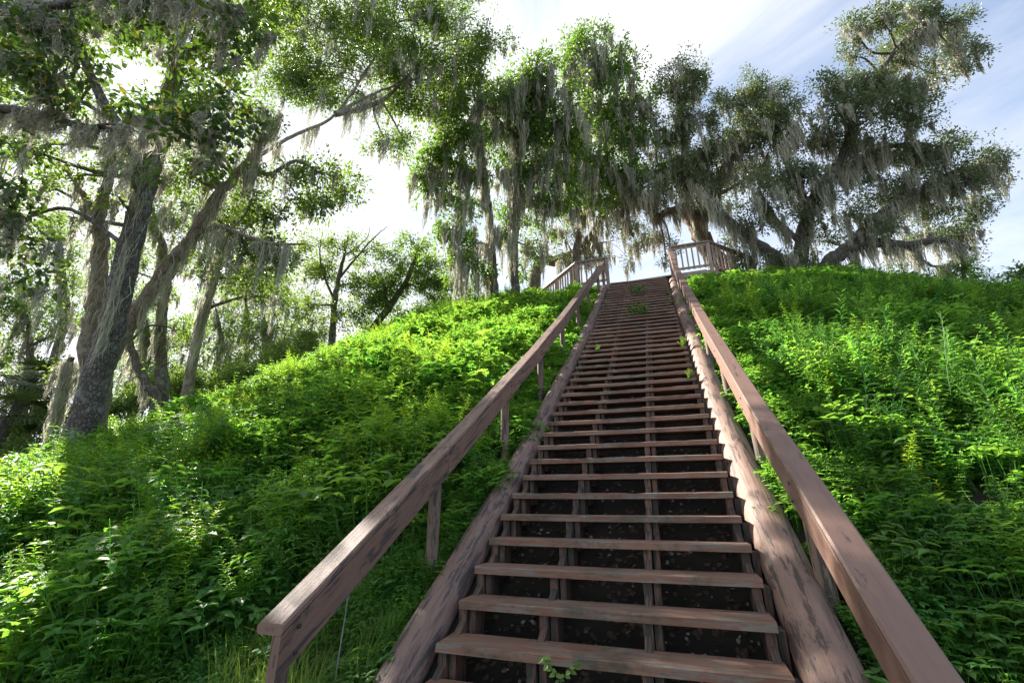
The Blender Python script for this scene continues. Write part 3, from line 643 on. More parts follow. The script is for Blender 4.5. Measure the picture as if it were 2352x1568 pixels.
def tree(name, label, cat, group, limbs, blobs, bark, leaf, Lf=.1, Wf=.045, cover=1.0, spray=14, sprad=.17, mossn=0, mosslen=(.5, 1.4), mosswd=.014, limbmoss=0, mstr=24, droop=0., seg=1, barbs=0, twigs=4, jit=.05, depthj=.12, bthick=.035, sides=12, bs=1.25):
    """limbs: list of ([(px,py,dep)...], r0, r1). blobs: (px,py,rx,ry,dep[,cover])"""
    W0 = [np.array([A(*q) for q in l[0]]) for l in limbs]
    base = W0[0][0]; root = empty(name, base, label, cat, group)
    tb = MB(); allp = []; allr = []
    for (pl, r0, r1), Wp in zip(limbs, W0):
        P, R = smoothpts(Wp, np.linspace(r0, r1, len(Wp)), 6); amp = min(.05, r0*.25)
        P[1:-1] += rng.normal(0, amp*.35, P[1:-1].shape)
        tube(tb, P, R, sides, jit); allp.append(P); allr.append(R)
    LP_ = np.concatenate(allp); LR_ = np.concatenate(allr)
    lm = MB(); mroots = []; mlens = []
    for bl in blobs:
        px, py, rx, ry, dp = bl[:5]; cv = (bl[5] if len(bl) > 5 else 1.)*cover*COV; rx *= bs; ry *= bs
        c = A(px, py, dp); ax = rx*dp/Fpx; ay = ry*dp/Fpx; az = (ax+ay)/2*.9
        # connecting branch
        dd = np.linalg.norm(LP_-c, axis=1)+np.where(LP_[:, 2] > c[2], .4, 0); k = int(np.argmin(dd)); st_ = LP_[k]
        if dd[k] > .25:
            mid = (st_+c)/2+rng.normal(0, .1*dd[k], 3)+[0, 0, .08*dd[k]]; r0 = min(LR_[k]*.6, bthick*(1+.25*dd[k])); P, R = smoothpts([st_, mid, c], [r0, r0*.75, r0*.45], 4)
            tube(tb, P, R, 5, .03, cap=False)
        for _ in range(twigs):
            e_ = c+rdir(1)[0]*[ax, az, ay]*.8; P, R = smoothpts([c+(c-e_)*.05, (c+e_)/2+rng.normal(0, .06, 3), e_], [bthick*.4, bthick*.25, bthick*.1], 3); tube(tb, P, R, 4, 0, cap=False)
        Ar = PI*ax*ay; n = int(cv*Ar/(Lf*Wf/4)); ns = max(3, n//spray)
        # subclumps inside the blob make an uneven outline
        nsub = 11; sub = rdir(nsub)*(rng.random((nsub, 1))**.45)*.92; si = rng.integers(0, nsub, ns)
        cc = sub[si]+rng.normal(0, .17, (ns, 3))*np.where(rng.random((ns, 1)) < .2, 2.2, 1)
        cw = c+cc[:, [0]]*ax*cr+cc[:, [1]]*az*cf+cc[:, [2]]*ay*np.array([0, 0, 1.])
        outd = unit(cw-c+[0, 0, -.15])
        ci = np.repeat(np.arange(ns), spray); q = rng.normal(0, sprad*.55, (len(ci), 3)); B = cw[ci]+q
        D = unit(outd[ci]*.6+unit(q)*.9+rng.normal(0, .5, (len(ci), 3))+[0, 0, -droop]); Nn = unit(rng.normal(0, .55, (len(ci), 3))+[0, 0, 1.])
        s = rng.uniform(.65, 1.25, (len(ci), 1)); leaves(lm, B, D, Nn, Lf*s, Wf*s, .16, .12, seg)
        if mossn:
            km = rng.poisson(mossn*Ar*MOS); 
            if km:
                v = rdir(km)*rng.random((km, 1))**.4; rt = c+v[:, [0]]*ax*cr+v[:, [1]]*az*cf+(v[:, [2]]*.7-.1)*ay*np.array([0, 0, 1.]); mroots.append(rt); mlens.append(rng.uniform(*mosslen, km)*rng.uniform(.5, 1, km))
    if limbmoss:
        for P, R in zip(allp, allr):
            seglen = np.linalg.norm(np.diff(P, axis=0), axis=1).sum(); km = rng.poisson(seglen*limbmoss*1.8)
            if km and len(P) > 4:
                k0 = len(P)//3 if P is allp[0] else 1
                I = rng.integers(k0, len(P)-1, km); f = rng.random((km, 1)); rt = P[I]*(1-f)+P[I+1]*f; mroots.append(rt); mlens.append(rng.uniform(*mosslen, km))
    tb.obj('trunk', M[bark], root, smooth=True)
    if blobs: lm.obj('crown', M[leaf], root)
    if mroots:
        mm_ = MB(); rt = np.concatenate(mroots); ln = np.concatenate(mlens); moss(mm_, rt, ln, np.clip(ln*.17, .05, .26), mstr, mosswd, barbs); o = mm_.obj('spanish_moss', M['moss'], root)
        o['label'] = 'grey green spanish moss hanging in beards'
    TREES.append((name, sum(len(a) for a in lm.v)//4))
    return root
def gz(px, py, dep):
    p = A(px, py, dep); return p[2]-float(H(p[0], p[1]))
def based(px, py, dep):
    """pixel of the ground below that point, as an (px,py,dep) triple"""
    p = A(px, py, dep).copy(); p[2] = float(H(p[0], p[1]))-.15; q = proj(p); return (q[0], q[1], q[2])

def Bl(dep, lst, dj=.6):
    out = []
    for b in lst:
        out.append((b[0], b[1], b[2], b[3], dep+random.uniform(-dj, dj)+(b[5] if len(b) > 5 else 0), b[4] if len(b) > 4 else 1.))
    return out
# 1 dark rough oak, left
tree('oak_tree', 'large rough barked grey oak leaning right, thickest trunk at the left', 'tree', None,
     [([based(178, 1040, 9), (190, 985, 9), (222, 870, 9), (262, 730, 9), (298, 570, 9), (335, 430, 9.1), (372, 300, 9.2), (398, 160, 9.3), (420, 10, 9.5), (430, -120, 9.6)], .275, .10),
      ([(335, 430, 9.1), (300, 330, 8.8), (240, 240, 8.5), (190, 120, 8.2), (150, 0, 8)], .13, .04), ([(398, 160, 9.3), (470, 90, 9.2), (540, 40, 9), (600, -40, 9)], .1, .03), ([(372, 300, 9.2), (440, 250, 9), (520, 200, 8.8)], .07, .02)],
     Bl(9, [(340, 90, 60, 50), (450, 60, 80, 50), (230, 30, 70, 40), (120, 70, 100, 60), (30, 150, 70, 70), (150, 160, 80, 50), (60, 230, 60, 50), (540, 110, 50, 50), (590, 40, 50, 50), (450, 180, 70, 50), (380, 240, 60, 35), (530, 230, 40, 40), (180, 240, 50, 30, .6), (300, 30, 40, 30, .6), (60, 340, 70, 40), (480, 300, 50, 40), (20, 30, 60, 50), (100, 420, 50, 35, .6), (180, 400, 45, 35, .6), (60, 500, 50, 35, .6), (250, 350, 45, 30, .6), (310, 390, 40, 35, .6), (170, 500, 45, 35, .5), (270, 450, 35, 30, .5), (110, 330, 60, 35, .6), (360, -40, 150, 40), (130, -50, 150, 50), (600, -50, 100, 40)], .9),
     'bark_dark', 'leaf_oak', .10, .05, .72, mossn=1.7, mosslen=(.5, 1.5), mosswd=.012, limbmoss=3., mstr=26, barbs=3)
# 2 pale two stemmed tree behind it
tree('pale_tree', 'pale smooth barked tree behind the rough oak, one stem upright and one leaning far right', 'tree', None,
     [([based(225, 1010, 9.9), (228, 930, 9.9), (240, 850, 9.9), (275, 780, 9.9), (330, 690, 10), (385, 610, 10), (440, 545, 10.1), (500, 450, 10.2), (560, 380, 10.3), (600, 320, 10.4), (622, 285, 10.5), (648, 262, 10.6)], .20, .05), ([(560, 385, 10.3), (640, 330, 11.), (700, 300, 11.8), (770, 262, 12.8), (850, 150, 14), (900, 60, 14.5)], .045, .03),
      ([(222, 900, 9.6), (205, 800, 9.5), (222, 680, 9.5), (230, 560, 9.5), (228, 490, 9.5), (240, 440, 9.5), (252, 380, 9.6), (258, 300, 9.7)], .19, .06), ([(228, 490, 9.5), (205, 470, 9.4), (190, 445, 9.3), (150, 380, 9.2)], .09, .04),
      ([(560, 380, 10.3), (620, 400, 10.3), (680, 370, 10.2), (740, 400, 10.2)], .06, .02), ([(440, 545, 10.1), (500, 520, 9.9), (560, 540, 9.7), (630, 560, 9.6), (700, 560, 9.5)], .06, .02), ([(770, 262, 12.8), (830, 250, 13.4), (885, 225, 13.9), (940, 170, 14.3), (1010, 100, 14.6)], .09, .03), ([(770, 262, 12.9), (860, 215, 13.6), (960, 180, 14)], .05, .02)],
     Bl(14.5, [(640, 50, 50, 50), (720, 50, 75, 60), (820, 45, 85, 55), (920, 50, 85, 55), (1020, 50, 75, 50), (1090, 110, 50, 50), (1150, 100, 30, 25, .6), (655, 150, 60, 50), (745, 150, 75, 50), (850, 140, 75, 50), (950, 150, 75, 50), (1040, 170, 70, 50), (700, 215, 55, 35), (800, 225, 60, 30), (900, 240, 60, 40), (980, 230, 60, 40), (885, 325, 35, 40, .8), (930, 330, 25, 30), (700, -40, 120, 40), (950, -30, 130, 40), (620, 200, 30, 40, .7)], .8)
     + Bl(10.3, [(430, 330, 45, 35, .6), (500, 430, 40, 35, .6), (575, 460, 45, 35, .7), (610, 400, 35, 30, .6), (410, 420, 40, 35, .6), (360, 300, 40, 30, .5), (545, 290, 45, 35, .6), (600, 250, 35, 30, .6), (470, 390, 40, 30, .6), (680, 400, 40, 30), (735, 395, 45, 30), (790, 430, 35, 35), (745, 465, 45, 30), (690, 460, 35, 35), (620, 500, 40, 35), (560, 560, 50, 40), (640, 590, 45, 40), (520, 520, 45, 35), (600, 630, 40, 40, .8), (440, 400, 50, 40, .6), (500, 350, 50, 40, .6), (350, 360, 45, 35, .5)], .5),
     'bark_pale', 'leaf_oak', .095, .045, .8, mossn=1.6, mosslen=(.5, 1.5), mosswd=.012, limbmoss=1.6, mstr=26, barbs=2)
# 3 slim pale trunk, right of it
tree('slim_tree', 'slim pale mottled trunk leaning right, standing right of the dark trunk pair', 'tree', None,
     [([based(428, 930, 14), (430, 915, 14), (440, 840, 14), (462, 740, 14), (480, 680, 14), (505, 590, 14), (530, 500, 14), (560, 400, 14), (600, 300, 14)], .17, .07)],
     Bl(13.5, [(520, 600, 50, 50), (470, 540, 50, 50, .8), (590, 640, 45, 45), (620, 560, 40, 40), (545, 480, 50, 40), (440, 470, 60, 40, .6), (640, 690, 35, 30, .7)]), 'bark_pale', 'leaf_oak', .1, .05, .5, mossn=2.2, mosslen=(.6, 1.8), mosswd=.016, limbmoss=2.5, mstr=24)
tree('forked_tree', 'dark straight trunk forking at its top behind the slope, left of the slim pale trunk', 'tree', None,
     [([based(372, 930, 15), (372, 915, 15), (368, 800, 15), (372, 720, 15), (382, 650, 15), (375, 570, 15), (350, 500, 15), (345, 420, 15)], .22, .07), ([(382, 650, 15), (415, 600, 15), (440, 560, 15), (470, 500, 15)], .1, .03)],
     Bl(15, [(330, 520, 60, 50, .7), (430, 600, 50, 40, .6), (400, 480, 60, 50, .7), (300, 620, 50, 50, .6), (340, 420, 60, 50, .5)]), 'bark_grey', 'leaf_far', .11, .055, .45, mossn=2., mosswd=.018, limbmoss=2)
tree('leaning_tree', 'thin dark trunk leaning left across the gap beside the big oak', 'tree', None,
     [([based(362, 940, 14.5), (358, 930, 14.5), (335, 880, 14.5), (300, 800, 14.5), (275, 700, 14.5), (260, 600, 14.5)], .18, .06)],
     Bl(15, [(270, 600, 60, 50, .7), (310, 690, 50, 45, .7), (420, 760, 40, 40, .6)]), 'bark_grey', 'leaf_far', .11, .055, .7, mossn=1.2, mosswd=.018, limbmoss=2)
# centre trees on the crest
tree('moss_draped_tree', 'broad leaved moss curtained tree on the crest, right hand trunk of the pair', 'tree', 'pair of moss curtained trees on the crest',
     [([based(1184, 700, 17), (1184, 685, 17), (1180, 600, 17), (1182, 500, 17), (1178, 420, 17), (1192, 320, 17), (1205, 230, 17), (1235, 150, 17)], .2, .06), ([(1178, 430, 17), (1230, 370, 16.8), (1290, 330, 16.6)], .08, .03), ([(1192, 320, 17), (1130, 260, 16.8), (1090, 200, 16.6)], .08, .03)],
     Bl(17, [(1110, 215, 75, 45), (1185, 220, 65, 45), (1240, 160, 35, 35), (1240, 235, 65, 50), (1160, 300, 75, 45), (1250, 320, 75, 45), (1275, 400, 70, 45), (1230, 460, 45, 40), (1180, 390, 45, 35), (1290, 470, 40, 30), (1160, 520, 24, 45, .8), (1235, 550, 30, 40, .7), (1200, 620, 20, 25, .6), (1300, 270, 40, 40)]), 'bark_grey', 'leaf_broad', .15, .06, .9, mossn=2.6, mosslen=(.8, 2.6), mosswd=.02, limbmoss=2.6, mstr=34, droop=.4, bs=1.45)
tree('moss_draped_tree', 'left hand trunk of the mossy crest pair, bright drooping leaves low down', 'tree', 'pair of moss curtained trees on the crest',
     [([based(1134, 690, 16.6), (1134, 670, 16.6), (1130, 580, 16.6), (1122, 480, 16.6), (1112, 400, 16.6), (1100, 320, 16.6), (1090, 240, 16.6)], .2, .06), ([(1112, 400, 16.6), (1070, 390, 16.4), (1030, 400, 16.2), (990, 380, 16)], .06, .02), ([(1130, 560, 16.6), (1090, 560, 16.4), (1050, 590, 16.2)], .05, .02)],
     Bl(16.3, [(1060, 300, 60, 40), (1000, 345, 30, 28), (968, 405, 32, 28), (1005, 440, 32, 28), (1060, 370, 45, 35), (1040, 520, 38, 28), (1055, 580, 36, 30), (1100, 620, 30, 25, .7), (1080, 460, 30, 30, .7), (1030, 250, 50, 35), (1045, 635, 22, 20, .6)], .4), 'bark_grey', 'leaf_broad', .16, .065, .95, mossn=2.2, mosslen=(.7, 2.4), mosswd=.02, limbmoss=3, mstr=34, droop=.5, bs=1.45)
tree('tall_broadleaf_tree', 'tall tree with a pointed leafy top against the clouds above the left railing', 'tree', None,
     [([based(1322, 640, 19), (1322, 600, 19), (1335, 500, 19), (1350, 400, 19), (1340, 300, 19), (1352, 200, 19), (1366, 110, 19)], .2, .05), ([(1350, 400, 19), (1400, 350, 19), (1440, 300, 19)], .07, .03)],
     Bl(19, [(1368, 78, 32, 24), (1325, 120, 42, 30), (1395, 130, 50, 38), (1350, 165, 50, 35), (1425, 180, 28, 30), (1330, 250, 45, 40, .7), (1395, 240, 45, 40, .8), (1380, 310, 55, 45), (1440, 260, 45, 40), (1470, 320, 40, 45), (1400, 400, 60, 45), (1340, 380, 50, 45), (1420, 465, 45, 35), (1480, 230, 25, 30, .7), (1470, 400, 40, 40), (1350, 450, 40, 40)]), 'bark_grey', 'leaf_broad', .15, .065, .8, mossn=2.2, mosslen=(.8, 2.2), mosswd=.022, limbmoss=2.5, mstr=30, droop=.3, bs=1.45)
tree('live_oak', 'low leaning live oak limb draped in moss behind the left deck railing', 'tree', None,
     [([based(1215, 640, 20.5), (1235, 612, 20.5), (1280, 598, 20.5), (1330, 575, 20.4), (1362, 535, 20.2), (1385, 485, 20), (1410, 440, 20), (1440, 400, 20)], .3, .08), ([(1330, 575, 20.4), (1370, 560, 20), (1400, 555, 20)], .06, .02)],
     Bl(20, [(1335, 485, 35, 25, .6), (1375, 595, 35, 20, .5), (1440, 520, 45, 28, .8), (1300, 530, 30, 30, .6), (1465, 560, 22, 22, .7), (1445, 600, 10, 18, .6), (1500, 540, 25, 25, .5), (1290, 590, 20, 15, .5)]), 'bark_grey', 'leaf_live', .10, .045, .8, mossn=3., mosslen=(.6, 1.8), mosswd=.022, limbmoss=3.5, mstr=30)
tree('live_oak', 'live oak with a reddish curving trunk just behind the right deck railing', 'tree', None,
     [([based(1668, 650, 18.5), (1662, 625, 18.5), (1632, 580, 18.5), (1606, 530, 18.5), (1586, 492, 18.4)], .42, .3), ([(1590, 500, 18.4), (1560, 484, 18.3), (1532, 486, 18.2), (1508, 496, 18.1), (1482, 460, 18), (1448, 440, 18), (1420, 400, 18)], .2, .05),
      ([(1586, 492, 18.4), (1580, 440, 18.4), (1572, 370, 18.4), (1568, 290, 18.4), (1562, 210, 18.4)], .2, .04), ([(1595, 505, 18.4), (1632, 455, 18.3), (1655, 400, 18.2), (1700, 340, 18), (1730, 270, 18)], .2, .05), ([(1632, 455, 18.3), (1700, 420, 18), (1760, 370, 18)], .09, .03)],
     Bl(18.2, [(1640, 360, 50, 40, .35), (1720, 350, 50, 40, .35), (1580, 440, 50, 30, .3), (1560, 160, 45, 25, .7), (1540, 205, 38, 30, .8), (1590, 205, 40, 35), (1595, 270, 40, 40, .8), (1550, 290, 38, 50, .8), (1560, 365, 65, 50), (1615, 395, 45, 50), (1525, 400, 50, 50), (1685, 225, 42, 32), (1745, 205, 45, 35), (1790, 255, 42, 40), (1735, 280, 55, 42), (1685, 325, 40, 35), (1780, 320, 40, 30), (1650, 310, 30, 30, .6), (1700, 400, 45, 35), (1640, 470, 45, 30, .8), (1540, 565, 18, 18, .7), (1530, 605, 14, 14, .7), (1500, 450, 50, 35, .8), (1670, 560, 30, 25, .5), (1760, 380, 30, 25, .6)]), 'bark_red', 'leaf_live', .10, .045, 1., mossn=2.2, mosslen=(.5, 1.7), mosswd=.02, limbmoss=3., mstr=30)
tree('live_oak', 'biggest live oak, wide and heavy with moss, on the crest right of the deck', 'tree', None,
     [([based(1835, 670, 15.6), (1832, 640, 15.6), (1800, 605, 15.5), (1752, 570, 15.4), (1700, 530, 15.3), (1660, 490, 15.2), (1620, 440, 15.2)], .32, .06), ([based(1860, 670, 15.4), (1885, 625, 15.3), (1935, 578, 15.1), (2000, 558, 15), (2080, 562, 14.9), (2160, 552, 14.8), (2230, 570, 14.7)], .3, .05),
      ([(1832, 635, 15.6), (1842, 560, 15.6), (1858, 480, 15.6), (1905, 410, 15.5), (1948, 330, 15.5), (1958, 250, 15.4), (2010, 180, 15.3), (2070, 100, 15.2), (2130, 50, 15.1)], .26, .05), ([(1858, 480, 15.6), (1820, 400, 15.4), (1800, 330, 15.2), (1830, 280, 15)], .12, .03),
      ([(1905, 410, 15.5), (1990, 360, 15.2), (2080, 330, 15), (2170, 340, 14.8)], .12, .03), ([(1935, 578, 15.1), (2010, 500, 15), (2100, 440, 14.9), (2200, 390, 14.8), (2270, 380, 14.7)], .14, .03), ([(1842, 560, 15.6), (1780, 500, 15.4), (1740, 430, 15.2)], .1, .03), ([(2080, 562, 14.9), (2140, 610, 14.6), (2190, 600, 14.4)], .06, .02)],
     Bl(15.2, [(1870, 440, 60, 40, .3), (1980, 330, 70, 40, .35), (2080, 415, 60, 40, .3), (2130, 410, 60, 40, .3), (1760, 430, 50, 40, .3), (1900, 270, 50, 40, .35), (1960, 130, 30, 30, .5), (2140, 170, 40, 30, .5), (1960, 65, 28, 26, .8), (2025, 45, 48, 30), (2100, 35, 55, 28), (2175, 60, 50, 30), (2105, 95, 55, 30), (2195, 115, 42, 34), (2055, 130, 42, 28, .8), (2215, 150, 25, 18, .8), (1915, 195, 35, 32, .8), (1975, 190, 60, 32), (2055, 200, 55, 38), (1935, 245, 48, 34), (2025, 255, 60, 36), (2100, 270, 42, 40, .9), (2110, 215, 30, 28, .8),
      (1785, 415, 45, 36, .8), (1835, 325, 35, 25, .8), (1850, 395, 50, 34), (1905, 325, 45, 28, .7), (1950, 395, 55, 38), (2045, 365, 55, 36), (2130, 345, 50, 36), (2195, 325, 40, 20, .8), (2245, 365, 40, 24), (2285, 395, 26, 26), (2195, 410, 50, 34), (2255, 455, 30, 30, .9), (2055, 455, 55, 34), (2140, 470, 50, 34), (1960, 490, 48, 28, .8), (1865, 490, 42, 32, .7), (1905, 555, 45, 24, .7), (2030, 530, 45, 22, .7), (2110, 530, 45, 28, .8), (2185, 535, 40, 28), (2205, 585, 22, 24), (2065, 598, 34, 14, .6), (1765, 480, 36, 28, .7), (1820, 595, 50, 28, .8), (1725, 600, 40, 26, .7), (1725, 510, 32, 25, .6), (2235, 510, 24, 30, .9), (1900, 620, 30, 16, .7)]), 'bark_grey', 'leaf_live', .095, .045, .95, mossn=2.8, mosslen=(.5, 1.6), mosswd=.018, limbmoss=4., mstr=30, bs=1.25)
# vine covered snag and shrub on the right crest
tree('vine_covered_snag', 'narrow vine covered stump standing against the sky on the right crest', 'tree', None,
     [([based(2218, 680, 12.5), (2216, 640, 12.5), (2208, 590, 12.5)], .06, .03)], Bl(12.5, [(2213, 610, 16, 18), (2218, 640, 22, 18), (2218, 665, 26, 18), (2190, 655, 18, 10, .6)], .1), 'bark_grey', 'leaf_far', .12, .04, 1.2, twigs=2)
tree('shrub', 'dark shrub cut off by the right edge of the picture on the crest', 'shrub', None,
     [([based(2352, 700, 11), (2350, 660, 11), (2352, 620, 11)], .03, .015)], Bl(11, [(2348, 622, 16, 14), (2335, 645, 26, 14), (2375, 640, 30, 26), (2300, 662, 24, 10, .7)], .1), 'bark_grey', 'leaf_far', .10, .05, 1.1, twigs=2)
# middle distance trees left of the crest
tree('feathery_tree', 'open feathery tree with bare twigs on top, behind the middle of the left slope', 'tree', None,
     [([based(762, 800, 24), (762, 780, 24), (768, 700, 24), (778, 640, 24), (790, 590, 24), (800, 540, 24)], .22, .04), ([(778, 640, 24), (820, 590, 24), (860, 545, 24), (890, 520, 24)], .07, .012), ([(768, 690, 24), (740, 620, 24), (735, 570, 24), (742, 530, 24)], .07, .015), ([(790, 590, 24), (840, 550, 24), (850, 520, 24)], .04, .01), ([(800, 600, 24), (850, 570, 24), (905, 555, 24)], .03, .008)],
     Bl(24, [(735, 560, 45, 30, .7), (790, 560, 40, 30, .6), (840, 585, 40, 28, .7), (760, 610, 50, 32, .9), (700, 640, 45, 35, .6), (820, 650, 40, 30, .6), (720, 700, 50, 35, .8), (790, 720, 40, 35, .8)]), 'bark_grey', 'leaf_lime', .13, .07, .8, twigs=7, bthick=.05)
tree('bushy_tree', 'rounded bushy tree standing alone against white sky left of the mossy pair', 'tree', None,
     [([based(832, 800, 23), (850, 770, 23), (890, 710, 23), (930, 650, 23), (950, 600, 23), (955, 560, 23)], .25, .05), ([(890, 710, 23), (880, 650, 23), (860, 620, 23)], .1, .03)],
     Bl(23, [(945, 560, 38, 24, .8), (930, 590, 45, 26, .8), (985, 610, 45, 35), (900, 630, 45, 30), (860, 650, 40, 35), (1015, 650, 35, 35, .9), (960, 650, 50, 35), (900, 690, 50, 35), (1000, 690, 45, 30, .8), (850, 710, 40, 35)]), 'bark_grey', 'leaf_far', .13, .07, .95, twigs=5)
tree('small_oak', 'small mossy oak low behind the slope, right of the bushy tree', 'tree', None,
     [([based(1010, 760, 25), (1012, 720, 25), (1020, 680, 25), (1030, 640, 25)], .2, .05)], Bl(25, [(990, 720, 45, 25), (1035, 690, 40, 28), (1060, 720, 40, 25), (950, 745, 40, 22), (1075, 665, 18, 18, .7)]), 'bark_grey', 'leaf_far', .13, .07, 1., mossn=1.5, mosswd=.025)
# far woodland at left, tree by tree
far = [(610, 830, 26, 'round crowned oak far behind the slope, beside the bright sky gap', [(600, 760), (640, 720), (560, 740), (580, 800), (640, 790), (530, 800)]),
       (500, 860, 24, 'dark dense tree far behind the slim pale trunk', [(480, 800), (530, 760), (450, 760), (500, 700), (440, 830), (550, 840), (480, 870)]),
       (330, 880, 22, 'dark tree filling the gap between the big oak and the dark forked trunk', [(330, 800), (300, 740), (380, 760), (330, 860), (280, 850), (390, 850), (350, 680), (420, 880)]),
       (60, 950, 20, 'dark tree at the left edge behind the palms', [(30, 820), (90, 780), (20, 740), (120, 840), (60, 880), (140, 740), (60, 700), (10, 640)]),
       (140, 800, 24, 'tree with green foliage behind the fork of the pale stem, far left', [(130, 700), (170, 640), (90, 660), (160, 580), (60, 580), (110, 520), (190, 720)]),
       (-60, 950, 18, 'tree with hanging moss half outside the left edge', [(-30, 700), (-80, 640), (-20, 560), (-60, 800), (10, 480), (-30, 900)]),
       (560, 880, 30, 'pale distant tree behind the bright gap', [(560, 700), (600, 660), (520, 660), (640, 680), (580, 620), (690, 760), (680, 800), (720, 760)])]
for k, (bx_, by_, dp, lab, bs) in enumerate(far):
    top = min(b[1] for b in bs)
    tree('woodland_tree', lab, 'tree', 'woodland trees far behind the left slope', [([based(bx_, by_, dp), (bx_, by_-30, dp), (bx_+8, (by_+top)/2, dp), (bx_-4, top+10, dp)], .24, .06)],
         [(x+random.uniform(-6, 6), y, random.uniform(38, 55), random.uniform(32, 46), dp+random.uniform(-1.5, 1.5), random.uniform(.6, 1.)) for x, y in bs], 'bark_grey', 'leaf_far' if k != 6 else 'leaf_lime', .14, .08, .5, mossn=.6, mosslen=(.8, 2.), mosswd=.024, limbmoss=1.2, mstr=20)
# near overhanging branches, large leaves
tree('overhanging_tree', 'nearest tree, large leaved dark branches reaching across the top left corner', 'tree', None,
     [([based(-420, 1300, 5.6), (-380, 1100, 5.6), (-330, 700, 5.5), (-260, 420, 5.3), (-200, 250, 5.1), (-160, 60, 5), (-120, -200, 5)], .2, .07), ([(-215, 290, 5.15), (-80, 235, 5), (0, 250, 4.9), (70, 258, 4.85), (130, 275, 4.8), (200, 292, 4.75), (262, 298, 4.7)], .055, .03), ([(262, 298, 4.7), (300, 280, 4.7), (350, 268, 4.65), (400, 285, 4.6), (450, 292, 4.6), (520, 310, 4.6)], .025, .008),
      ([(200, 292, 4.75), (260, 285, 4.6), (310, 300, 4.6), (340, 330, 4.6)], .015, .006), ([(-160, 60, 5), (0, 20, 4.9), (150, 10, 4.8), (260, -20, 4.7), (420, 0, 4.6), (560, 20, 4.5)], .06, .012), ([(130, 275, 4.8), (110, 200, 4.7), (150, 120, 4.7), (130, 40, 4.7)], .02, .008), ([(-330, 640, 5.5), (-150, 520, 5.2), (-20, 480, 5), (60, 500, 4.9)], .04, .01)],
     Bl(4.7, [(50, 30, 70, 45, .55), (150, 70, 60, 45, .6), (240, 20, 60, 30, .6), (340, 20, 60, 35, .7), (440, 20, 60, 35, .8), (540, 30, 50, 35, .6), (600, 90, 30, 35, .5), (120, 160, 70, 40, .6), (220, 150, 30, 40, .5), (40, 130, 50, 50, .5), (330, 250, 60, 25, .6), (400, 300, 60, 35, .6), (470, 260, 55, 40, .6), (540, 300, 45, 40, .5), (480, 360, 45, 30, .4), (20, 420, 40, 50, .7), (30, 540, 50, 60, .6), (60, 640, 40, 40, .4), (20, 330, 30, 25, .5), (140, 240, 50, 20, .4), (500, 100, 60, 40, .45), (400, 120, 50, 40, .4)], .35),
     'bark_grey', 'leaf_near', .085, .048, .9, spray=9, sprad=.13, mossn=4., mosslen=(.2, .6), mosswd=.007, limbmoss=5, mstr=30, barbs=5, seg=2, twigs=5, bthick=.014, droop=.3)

# cabbage palms and understory
def palm(px, py, dep, label, R=1.2, n=16, th=1.2):
    b = A(px, py, dep).copy(); b[2] = float(H(b[0], b[1])); top = A(px, py, dep); hh = max(th, top[2]-b[2])
    root = empty('cabbage_palm', b, label, 'palm', 'palms under the trees at the left edge'); tb = MB(); P = np.array([b-[0, 0, .1], b+[0.05, 0, hh*.5], b+[0, 0, hh]]); P, Rr = smoothpts(P, [.17, .15, .14], 6); tube(tb, P, Rr, 10, .08); tb.obj('trunk', M['bark_grey'], root, smooth=True)
    fb = MB(); c = b+[0, 0, hh]
    for k in range(n):
        a = k*2.4; el = rng.uniform(-.5, .9); d = unit(np.array([math.cos(a), math.sin(a), el])); e_ = c+d*R*.55; tube(fb, np.array([c, (c+e_)/2+[0, 0, .05], e_]), [.015, .012, .01], 4, cap=False)
        sd = unit(np.cross(d, [0, 0, 1.])); nb = 24; th_ = np.linspace(-1.35, 1.35, nb); D = np.stack([d*math.cos(t)+sd*math.sin(t)+np.array([0, 0, -.25]) for t in th_])
        leaves(fb, np.tile(e_, (nb, 1)), D, np.tile(np.cross(sd, d), (nb, 1)), R*rng.uniform(.6, .8, (nb, 1)), .05, .05, .25, 2)
    fb.obj('crown', M['palm'], root)
palm(60, 880, 15, 'cabbage palm with dark drooping fans at the left edge', 1.5)
palm(150, 900, 16, 'cabbage palm just left of the big oak trunk', 1.4)
palm(15, 960, 13, 'low cabbage palm cut by the left edge of the picture', 1.3, 14, .8)
tree('slender_trunk', 'short reddish brown trunk hung with moss left of the big oak base', 'tree', None,
     [([based(112, 1060, 11), (115, 1040, 11), (125, 990, 11), (140, 930, 11), (150, 880, 11), (165, 820, 11)], .13, .06)], Bl(11, [(150, 850, 30, 25, .4)]), 'bark_red', 'leaf_oak', .09, .045, .6, mossn=8, mosslen=(.5, 1.2), mosswd=.013, limbmoss=9, mstr=34, barbs=2)
und = [(40, 1000, 14), (110, 970, 15), (230, 960, 15), (300, 930, 16), (340, 900, 17), (420, 900, 18), (480, 890, 19), (540, 860, 20), (20, 1060, 12), (70, 1040, 13), (600, 850, 21), (650, 830, 22), (700, 790, 24), (860, 770, 24), (940, 760, 24)]
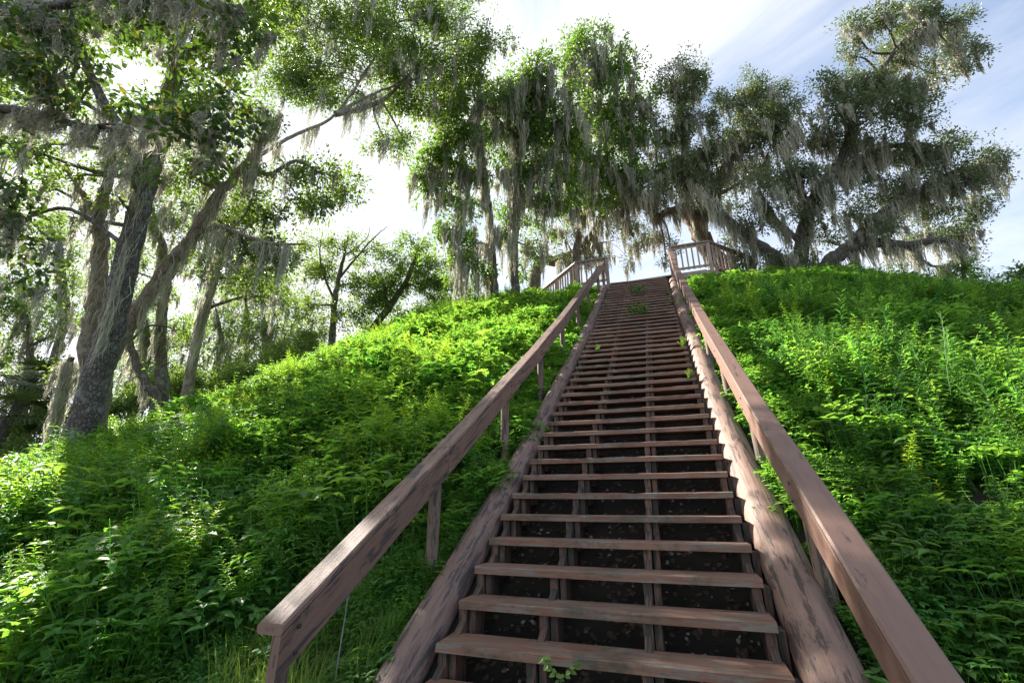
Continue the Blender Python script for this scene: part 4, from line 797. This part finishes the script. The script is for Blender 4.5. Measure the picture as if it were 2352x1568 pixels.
for k, (px, py, dp) in enumerate(und):
    tree('understory_shrub', ['low dark shrub by the left edge under the palms', 'dark shrub left of the big oak base', 'shrub right behind the big oak trunk', 'shrub at the foot of the leaning dark trunk', 'shrub between the leaning and the forked trunk', 'shrub between forked and slim pale trunks', 'shrub just right of the slim pale trunk', 'shrub on the slope line left of the bright sky gap', 'lowest shrub at the left edge', 'shrub beside the short reddish trunk', 'shrub in the bright sky gap on the left slope line', 'shrub right of the bright sky gap', 'shrub under the feathery tree', 'shrub at the foot of the bushy tree', 'shrub between the bushy tree and the small oak'][k], 'shrub', 'shrubs along the foot of the woodland',
         [([based(px, py+20, dp), (px, py, dp), (px+3, py-15, dp)], .04, .02)], [(px+random.uniform(-20, 20), py+random.uniform(-20, 12), random.uniform(30, 48), random.uniform(20, 32), dp+random.uniform(-.6, .6), 1.) for _ in range(3)], 'bark_grey', 'leaf_far', .12, .065, .9, twigs=2, sides=6)
print('TREES', TREES)

# ------------------------------------------------------------------ light
SUN = unit([-.74884649, .28895336, .59643516])
sl = bpy.data.lights.new('sun', 'SUN'); sl.energy = 5.0; sl.angle = math.radians(.55); sl.color = (1., .94, .84)
so = bpy.data.objects.new('sun', sl); C.objects.link(so); so.rotation_euler = Vector(SUN).to_track_quat('Z', 'Y').to_euler(); so.location = (-20, 8, 20)
w = bpy.data.worlds.new('World'); sc.world = w; w.use_nodes = True; nt = w.node_tree; N = nt.nodes; Lk = nt.links; N.clear()
out = N.new('ShaderNodeOutputWorld'); sky = N.new('ShaderNodeTexSky'); sky.sky_type = 'NISHITA'; sky.sun_disc = False
sky.sun_elevation = math.asin(SUN[2]); sky.sun_rotation = math.atan2(SUN[0], SUN[1]); sky.dust_density = .2; sky.air_density = 1.; sky.ozone_density = 1.
bg = N.new('ShaderNodeBackground'); bg.inputs[1].default_value = .08; Lk.new(sky.outputs[0], bg.inputs[0])
tc = N.new('ShaderNodeTexCoord'); mp = mapping(N, Lk, tc.outputs['Generated'], (1.0, 1.0, 2.2)); 
rt = N.new('ShaderNodeMapping'); rt.inputs['Rotation'].default_value = (.5, .3, .6); Lk.new(mp, rt.inputs[0])
f = noise(N, Lk, rt.outputs[0], 1.7, 8, .62, .6)
dt = N.new('ShaderNodeVectorMath'); dt.operation = 'DOT_PRODUCT'; Lk.new(tc.outputs['Generated'], dt.inputs[0]); dt.inputs[1].default_value = tuple(SUN)
ad = N.new('ShaderNodeMath'); ad.operation = 'MULTIPLY_ADD'; Lk.new(dt.outputs['Value'], ad.inputs[0]); ad.inputs[1].default_value = .29; Lk.new(f, ad.inputs[2])
rr = ramp(N, [(.45, (.2,.2,.2)), (.82, (1, 1, 1))]); Lk.new(ad.outputs[0], rr.inputs[0])
cb = N.new('ShaderNodeBackground'); cb.inputs[0].default_value = (.96, .97, 1., 1); cb.inputs[1].default_value = .36
mx = N.new('ShaderNodeMixShader'); Lk.new(rr.outputs[0], mx.inputs[0]); Lk.new(bg.outputs[0], mx.inputs[1]); Lk.new(cb.outputs[0], mx.inputs[2]); Lk.new(mx.outputs[0], out.inputs[0])
sc.view_settings.view_transform = 'Standard'; sc.view_settings.look = 'None'; sc.view_settings.exposure = 1.85; sc.view_settings.gamma = 1
sc.cycles.max_bounces = 8; sc.cycles.transparent_max_bounces = 4; sc.cycles.use_denoising = True
